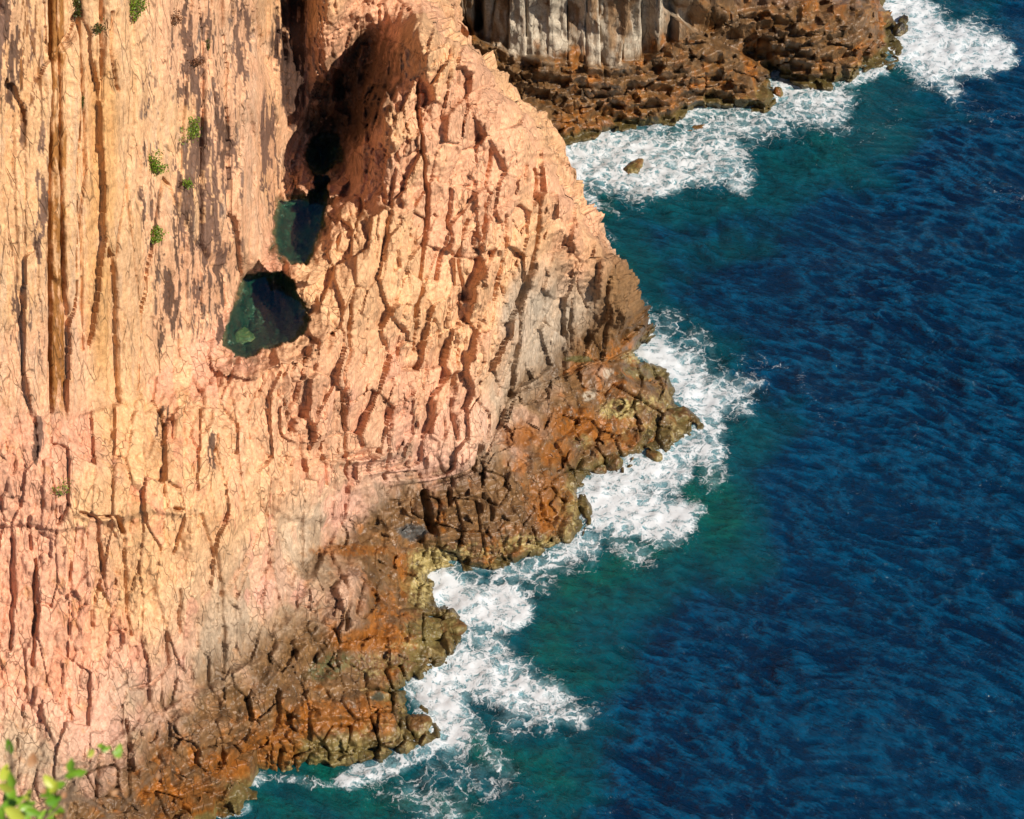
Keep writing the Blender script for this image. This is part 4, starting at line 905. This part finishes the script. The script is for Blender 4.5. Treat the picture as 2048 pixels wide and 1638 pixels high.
# ================================================================== BOULDERS standing in the foam, slab in the pool
def boulder(name, px, py, z, rx, ry, rz, label, seed, tone=(C_WBROWN, C_OLIVE), cat='rock', group=None, blocky=0.5):
    c = unproject(px, py, z); n1, n2 = 46, 30
    th = np.linspace(0, 2 * np.pi, n1, endpoint=False); ph = np.linspace(0.02, np.pi - 0.02, n2)
    T, Ph = np.meshgrid(th, ph); d = np.stack([np.cos(T) * np.sin(Ph), np.sin(T) * np.sin(Ph), np.cos(Ph)], -1).reshape(-1, 3)
    rb = 1 / (np.abs(d[:, 0]) ** 4 + np.abs(d[:, 1]) ** 4 + np.abs(d[:, 2]) ** 4) ** 0.25
    r = (1 - blocky) + blocky * rb; s = seed * 7.7
    rg = np.random.default_rng(seed)
    for k in range(9):                                    # planar breaks
        nv = rg.normal(size=3); nv /= np.linalg.norm(nv); dd = rg.uniform(0.62, 0.95); dn = d @ nv
        r = np.where(dn > 0.05, np.minimum(r, dd / np.maximum(dn, 0.05)), r)
    r = r * (1 + 0.16 * fbm(d[:, 0] * 1.6 + s, d[:, 1] * 1.6, d[:, 2] * 1.6, 4)) + 0.05 * vnoise(d[:, 0] * 9, d[:, 1] * 9 + s, d[:, 2] * 9)
    V = d * r[:, None] * np.array([rx, ry, rz]); a = rg.uniform(0, 3); R_ = np.array([[math.cos(a), -math.sin(a), 0], [math.sin(a), math.cos(a), 0], [0, 0, 1]])
    V = V @ R_.T
    i = np.arange(n1 * n2).reshape(n2, n1); F = np.stack([i[:-1], i[1:], np.roll(i[1:], -1, 1), np.roll(i[:-1], -1, 1)], -1).reshape(-1, 4)
    f = fbm(V[:, 0] * 1.5 + s, V[:, 1] * 1.5, V[:, 2] * 1.5, 4)
    cl = mixc(np.repeat(tone[0][None], len(V), 0), tone[1], sstep(-0.2, 0.4, f)); cl = mixc(cl, C_BARN * .8, sstep(0.35, .6, vnoise(V[:, 0] * 6, V[:, 1] * 6, V[:, 2] * 6) + .3 * f) * .6)
    o = mesh_obj(name, V, F, ROCK, None, np.clip(cl, .008, .8), np.full(len(V), .8)); o.location = c
    tag(o, label, cat, group); return o
ob = tag
boulder('sea_rock', 1350, 842, 0.1, .95, 1.2, 1.1, 'jagged brown rock with foam running off it, at the tip of the rock shelf', 1, (C_WBROWN * .8, C_OLIVE * 1.5), group='wet rocks in the surf', blocky=.25)
boulder('sea_rock', 1228, 922, 0.2, .8, .7, .8, 'small round dark rock in foam just below the shelf corner', 2, (C_WBROWN, C_OLIVE), group='wet rocks in the surf')
boulder('sea_rock', 1305, 915, 0.0, .8, .55, .6, 'low brown rock washed by foam below the jagged tip rock', 3, (C_WBROWN, C_OLIVE * 2), group='wet rocks in the surf')
boulder('sea_rock', 1290, 882, 0.2, 1.0, .8, .8, 'brown rock wedged against the shelf, left of the jagged tip rock', 4, (C_WORANGE * .6, C_OLIVE), group='wet rocks in the surf')
boulder('sea_rock', 1262, 345, -0.55, 2.1, 1.3, 0.85, 'flat brown rock awash in the foam of the upper bay', 15, (C_WBROWN * 1.2, C_OLIVE * 2), group='wet rocks in the surf', blocky=0.1)
boulder('sea_rock', 1395, 262, -0.3, 1.3, .9, .6, 'half drowned brown rock off the far rock platform', 6, (C_WBROWN, C_OLIVE * 2), group='wet rocks in the surf')
boulder('sea_rock', 1800, 66, 0.1, .85, .7, .9, 'dark rock in white surf at the top right, the nearer of two', 7, (C_OLIVE * 1.5, C_BLACK), group='wet rocks in the surf')
boulder('sea_rock', 1806, 42, 0.05, .8, .5, .45, 'small black rock in white surf at the top right, the farther of two', 8, (C_OLIVE, C_BLACK), group='wet rocks in the surf')
boulder('sea_rock', 1556, 188, 0.1, .4, .5, .6, 'small reddish rock in foam beside the far platform corner', 9, (C_WORANGE * .7, C_OLIVE * 2), group='wet rocks in the surf')
boulder('sea_rock', 905, 1262, 0.1, 1.0, .8, .7, 'weedy brown rock at the shelf edge between two foam patches', 10, (C_WBROWN, C_OLIVE * 2), group='wet rocks in the surf')
boulder('sea_rock', 840, 1450, 0.2, .8, 1.2, .7, 'weedy rock at the shelf edge beside the lowest foam patch', 12, (C_WBROWN, C_OLIVE * 2), group='wet rocks in the surf')
boulder('sea_rock', 1195, 940, 0.1, .7, .5, .5, 'low dark rock awash under the shelf corner, left of the small round one', 13, (C_WBROWN, C_OLIVE), group='wet rocks in the surf')
boulder('stone_slab', 478, 676, 20.9, .85, .75, .3, 'pale square slab lying under water in the green pool', 21, (np.array([.10, .14, .055]), np.array([.075, .11, .05])), 'slab', blocky=1.0)
# square pillars at the water's edge, bottom left
def pillar(px, py, z1, sx_, sy_, lab, seed):
    c = unproject(px, py, z1); n = 26; rg = np.random.default_rng(seed)
    g = np.linspace(-1, 1, n); th = np.linspace(0, 2 * np.pi, 6, endpoint=False) + 0.4
    t_ = np.linspace(0, 6, 73)[:-1]; k = t_.astype(int); f = t_ - k
    hx = np.stack([np.cos(th), np.sin(th)], 1) * (1 + 0.12 * rg.normal(size=(6, 1)))
    ring = hx[k] * (1 - f)[:, None] + hx[(k + 1) % 6] * f[:, None]; nr = len(ring)
    hs = np.concatenate([np.linspace(-z1 - 1.5, -0.12, 30), [-0.03, 0.0]]); sc = np.concatenate([np.ones(30), [0.97, 0.9]])
    V = np.concatenate([np.concatenate([ring * s_ * [sx_, sy_], np.full((nr, 1), h_)], 1) for h_, s_ in zip(hs, sc)] + [np.concatenate([ring * s_ * [sx_, sy_], np.full((nr, 1), .02)], 1) for s_ in (.7, .45, .2, .02)])
    no = fbm(V[:, 0] * 1.4 + seed, V[:, 1] * 1.4, V[:, 2] * 1.1, 4); V[:, :2] *= (1 + 0.10 * no)[:, None]; V[:, 2] += 0.10 * fbm(V[:, 0] * 2, V[:, 1] * 2, seed, 3) * (V[:, 2] > -.2)
    m = len(V) // nr; i = np.arange(m * nr).reshape(m, nr); F = np.stack([i[:-1], np.roll(i[:-1], -1, 1), np.roll(i[1:], -1, 1), i[1:]], -1).reshape(-1, 4)
    fz = V[:, 2] + z1; cl = mixc(np.repeat(C_WORANGE[None], len(V), 0), C_WBROWN, sstep(-.2, .4, no)); cl = mixc(cl, C_OLIVE * 2, sstep(1.3, .5, fz + .5 * no)); cl = mixc(cl, C_BARN * .6, sstep(.1, .5, vnoise(V[:, 0] * 6, V[:, 1] * 6, V[:, 2] * 6)) * sstep(1.6, .8, fz) * .6)
    o = mesh_obj('rock_pillar', V, F, ROCK, None, np.clip(cl, .008, .8), np.full(len(V), .8)); o.location = c; tag(o, lab, 'rock')
pillar(468, 1512, 2.3, 1.15, 1.0, 'orange topped rock pillar standing in the water at the bottom, with a dark notch beside it', 3)
pillar(392, 1590, 1.9, 1.3, 1.0, 'low orange rock pillar at the bottom edge, left of the taller one', 5)
log('boulders')

# ================================================================== SHRUBS on the cliff
def leaf_mat(name, c1, c2, rough=.5):
    m, nt, b = new_mat(name); L = nt.links
    oi = N(nt, 'ShaderNodeNewGeometry'); nz = N(nt, 'ShaderNodeTexNoise'); nz.inputs['Scale'].default_value = 6; L.new(oi.outputs['Position'], nz.inputs['Vector'])
    cr = N(nt, 'ShaderNodeValToRGB'); cr.color_ramp.elements[0].position = .35; cr.color_ramp.elements[1].position = .65
    cr.color_ramp.elements[0].color = (*c1, 1); cr.color_ramp.elements[1].color = (*c2, 1)
    L.new(nz.outputs[0], cr.inputs[0]); L.new(cr.outputs[0], b.inputs['Base Color']); b.inputs['Roughness'].default_value = rough
    tl = N(nt, 'ShaderNodeBsdfTranslucent'); L.new(cr.outputs[0], tl.inputs[0]); mx = N(nt, 'ShaderNodeMixShader'); mx.inputs[0].default_value = .25
    L.new(b.outputs[0], mx.inputs[1]); L.new(tl.outputs[0], mx.inputs[2]); L.new(mx.outputs[0], nt.nodes['Material Output'].inputs[0]); return m
LEAF = leaf_mat('shrub_leaves', (0.09, 0.18, 0.012), (0.24, 0.34, 0.03)); DARKLEAF = leaf_mat('creeper_leaves', (0.045, 0.06, 0.012), (0.10, 0.11, 0.02)); REDLEAF = leaf_mat('dry_leaves', (0.12, 0.04, 0.015), (0.2, 0.08, 0.03))
BARK, _, bb = new_mat('twig_bark'); bb.inputs['Base Color'].default_value = (0.14, 0.09, 0.055, 1); bb.inputs['Roughness'].default_value = .9
def tube(pts, rad, k=5):
    pts = np.array(pts, float); n = len(pts); V = []; Fq = []
    rad = np.linspace(rad[0], rad[1], n) if isinstance(rad, tuple) else np.full(n, rad)
    for i in range(n):
        d = pts[min(i + 1, n - 1)] - pts[max(i - 1, 0)]; d /= np.linalg.norm(d) + 1e-9
        a = np.cross(d, [0.3, 0.2, 1]); a /= np.linalg.norm(a) + 1e-9; b = np.cross(d, a)
        for j in range(k):
            an = 2 * math.pi * j / k; V.append(pts[i] + rad[i] * (math.cos(an) * a + math.sin(an) * b))
    for i in range(n - 1):
        for j in range(k): Fq.append((i * k + j, i * k + (j + 1) % k, (i + 1) * k + (j + 1) % k, (i + 1) * k + j))
    return np.array(V), np.array(Fq)
def shrub(px, py, w, h, n, lab, mat=LEAF, seed=0, flat=.5, name='shrub', group='shrubs growing on the cliff face', size=.13):
    rg = np.random.default_rng(seed + 100); c, nv = on_rock(px, py + h * 0.35)
    e = bpy.data.objects.new(name, None); scene.collection.objects.link(e); e.location = c.tolist(); tag(e, lab, 'shrub', group)
    ppm = 20.5; W = w / ppm; Hh = h / ppm; n = int(n * 1.35)
    side = np.cross([0, 0, 1], nv); side /= np.linalg.norm(side); upv = np.array([0, .15, 1.0])
    tips = []; TV, TF = [], []; o_ = 0
    for k in range(9):
        a = rg.uniform(-1, 1); tip = nv * rg.uniform(.25, .8) * flat + side * a * W * .42 + upv * (rg.uniform(.25, 1.0) * Hh * .85 * (1 - .3 * abs(a)))
        mid = tip * .5 + nv * .12 + rg.normal(size=3) * .04
        v, f = tube([[0, 0, 0] - nv * .15, mid, tip], (.022, .008), 4); TV.append(v); TF.append(f + o_); o_ += len(v); tips += [tip, mid * .6 + tip * .4]
    st = mesh_obj('stem', np.concatenate(TV), np.concatenate(TF), BARK, e)
    tips = np.array(tips); LV = []; q = []
    for i in range(n):
        b = tips[rg.integers(len(tips))] + rg.normal(size=3) * np.array([.14, .14, .14]) * (W * .5 + .3)
        d = rg.normal(size=3) + nv * .5 + np.array([0, 0, .6]); d /= np.linalg.norm(d); s = np.cross(d, rg.normal(size=3)); s /= np.linalg.norm(s)
        l = size * rg.uniform(.7, 1.3); fo = np.cross(d, s) * l * .12
        LV += [b, b + d * l * .5 + s * l * .3 + fo, b + d * l, b + d * l * .5 - s * l * .3 + fo]; q.append((4 * i, 4 * i + 1, 4 * i + 2, 4 * i + 3))
    fo = mesh_obj('foliage', np.array(LV), np.array(q), mat, e)
shrub(276, 35, 26, 44, 420, 'tall green shrub near the top of the cliff, highest of the bright ones', seed=1)
shrub(378, 272, 30, 32, 420, 'bushy green shrub in the middle of the cliff, above the long leaning one', seed=2)
shrub(315, 340, 24, 42, 400, 'long green shrub leaning down the cliff over a grey scar', seed=3)
shrub(369, 371, 12, 20, 130, 'tiny round green shrub right of the long leaning one', seed=4)
shrub(307, 478, 24, 28, 300, 'green shrub lowest on the dark streaked wall', seed=5)
shrub(125, 985, 22, 30, 120, 'sparse green shrub low on the cliff, alone above the broken ledge', seed=6, size=.11)
shrub(196, 60, 14, 16, 90, 'small dark green tuft beside a rust streak near the cliff top', DARKLEAF, 7)
shrub(158, 28, 12, 55, 260, 'narrow dark creeper hanging in a cleft at the cliff top', DARKLEAF, 8, .25)
shrub(170, 222, 10, 30, 130, 'narrow dark creeper lower down in the same cleft', DARKLEAF, 9, .25)
shrub(421, 97, 7, 22, 60, 'thin olive tuft on the streaked wall below the reddish dry one', DARKLEAF, 10, .25)
shrub(353, 44, 18, 26, 160, 'reddish dry tuft near the cliff top', REDLEAF, 11, .3)
shrub(392, 131, 22, 14, 150, 'reddish brown dry tuft on a ledge of the streaked wall', REDLEAF, 12, .3)
log('shrubs')

# ================================================================== FOREGROUND BRANCH, close to the lens and out of focus
FL = leaf_mat('near_leaves', (0.10, 0.26, 0.012), (0.24, 0.42, 0.03), .35); FY = leaf_mat('yellow_leaves', (0.42, 0.48, 0.04), (0.5, 0.55, 0.08), .4); FBr = leaf_mat('withered_leaves', (0.42, 0.20, 0.09), (0.5, 0.3, 0.16), .6)
Dn = 4.6; e = bpy.data.objects.new('leafy_bush', None); scene.collection.objects.link(e)
root = at_depth(-40, 1900, Dn); e.location = root.tolist(); tag(e, 'blurred leafy bush with bare twigs close to the camera in the bottom left corner', 'bush')
def nearp(px, py, dd=0): return at_depth(px, py, Dn + dd) - root
rg = np.random.default_rng(3)
STEMS = [([(-40,1900),(0,1740),(20,1600),(22,1520),(18,1490)],.004),([(-20,1850),(60,1720),(100,1620),(110,1560),(150,1545)],.0035),([(30,1760),(90,1640),(140,1590),(200,1500),(210,1490)],.003),
 ([(-30,1880),(50,1800),(100,1760),(140,1600),(145,1540),(148,1524)],.003),([(60,1700),(100,1610),(130,1590),(160,1592),(210,1625),(280,1700)],.003),([(110,1600),(180,1600),(230,1640),(300,1720)],.0026),
 ([(120,1530),(180,1530),(200,1570),(215,1640)],.0022),([(160,1660),(240,1620),(300,1560),(330,1525)],.0022),([(30,1740),(60,1660),(90,1590)],.003),([(200,1560),(240,1590),(290,1625)],.0016)]
for pts, r_ in STEMS:
    P3 = [nearp(x, y, 0.05 * i + rg.uniform(-.05, .05)) for i, (x, y) in enumerate(pts)]
    P4 = []
    for i in range(len(P3) - 1):
        for s_ in (0, .33, .66): P4.append(P3[i] * (1 - s_) + P3[i + 1] * s_ + rg.normal(size=3) * .002)
    P4.append(P3[-1]); v, f = tube(P4, (r_, r_ * .5), 6); mesh_obj('twig', v, f, BARK, e)
def near_leaf(px, py, L_, ang, mat=FL, yaw=None, wd=.5):
    c = nearp(px, py, rg.uniform(-.12, .25)); l = L_ / FPX * Dn; right = np.array([1, 0, 0]); upv = np.array([0, sP, cP]); fw = np.array([0, cP, -sP])
    a = math.radians(ang); d = right * math.cos(a) + upv * math.sin(a); d = d + fw * rg.uniform(-.35, .35); d /= np.linalg.norm(d)
    s = np.cross(d, fw); s /= np.linalg.norm(s); s = s + fw * rg.uniform(-.5, .5); s /= np.linalg.norm(s); nn_ = np.cross(d, s)
    V = []; n = 9
    for i in range(n):
        t_ = i / (n - 1); w_ = wd * .5 * l * (math.sin(math.pi * min(1, t_ ** 0.75 * 0.98 + .02)) ** .8 + .02); cu = -.10 * l * math.sin(t_ * 2.4)
        for j, sj in enumerate((-1, -.5, 0, .5, 1)): V.append(c + d * l * (t_ - .5) + s * w_ * sj + nn_ * (cu + abs(sj) * w_ * .28))
    F = [(i * 5 + j, i * 5 + j + 1, i * 5 + j + 6, i * 5 + j + 5) for i in range(n - 1) for j in range(4)]
    mesh_obj('leaf', np.array(V), np.array(F), mat, e, smooth=True)
for x, y, l, a, m in [(16,1492,30,105,FL),(12,1545,34,70,FY),(25,1560,30,100,FL),(8,1575,32,170,FY),(20,1590,36,75,FL),(38,1600,30,30,FL),(15,1610,32,200,FL),(30,1628,40,150,FY),(55,1612,34,20,FL),(0,1632,36,60,FL),(48,1635,36,70,FL),(70,1625,30,-20,FL),
   (97,1562,28,120,FY),(106,1574,26,60,FY),(118,1570,24,20,FL),(100,1585,26,-60,FL),(90,1590,22,200,FL),(203,1493,20,160,FL),(212,1498,18,30,FL),(240,1500,24,75,FL),(235,1508,18,140,FL),(143,1530,26,85,FL),(150,1545,26,25,FL),(140,1552,20,190,FL),(160,1545,22,10,FL),
   (110,1600,30,20,FL),(112,1618,32,-20,FL),(90,1632,34,190,FL),(60,1590,26,80,FY),(185,1505,20,60,FY),(60,1652,40,10,FL),(20,1655,40,120,FL),(100,1650,36,40,FL)]:
    near_leaf(x + rg.uniform(-3, 3), y, l * 1.15, a, m, wd=rg.uniform(.5, .68))
for x, y, l, a, m in [(66,1518,26,80,FBr),(62,1528,18,20,FBr),(88,1582,13,60,FBr),(318,1552,15,80,FBr),(230,1584,16,30,FBr),(128,1590,14,90,FBr)]:
    near_leaf(x, y, l, a, m, wd=.75)
# clifftop ledge that carries the bush, just below the frame
gx_, gy_ = np.meshgrid(np.linspace(-4, 1.2, 60), np.linspace(-1.5, 3.2, 60)); cc = at_depth(-60, 2050, Dn)
hz_ = cc[2] - 0.1 - 0.35 * np.maximum(gy_ - cc[1], 0) ** 2 * 3 - 0.5 * np.maximum(gx_ - cc[0] - .3, 0) ** 2 + 0.12 * fbm(gx_ * 1.5, gy_ * 1.5, 0.0, 4)
GV = np.stack([gx_, gy_, hz_], -1).reshape(-1, 3)
ppx, ppy = project(GV)
i = np.arange(3600).reshape(60, 60); F = np.stack([i[:-1, :-1], i[:-1, 1:], i[1:, 1:], i[1:, :-1]], -1).reshape(-1, 4)
dpt = GV[:, 1] * cP - (GV[:, 2] - CAMZ) * sP
bad = (dpt > 0) & (ppx > -200) & (ppx < 2300) & (ppy < 1720)
F = F[~bad[F].any(1)]
if len(F):
    uv2, iv2 = np.unique(F.ravel(), return_inverse=True)
    ct = mesh_obj('clifftop', GV[uv2], iv2.reshape(-1, 4), ROCK, None, np.repeat((C_TAN * .7)[None], len(uv2), 0), np.zeros(len(uv2))); tag(ct, 'rocky clifftop ledge below the camera that the bush grows on', kind='structure')
log('done')
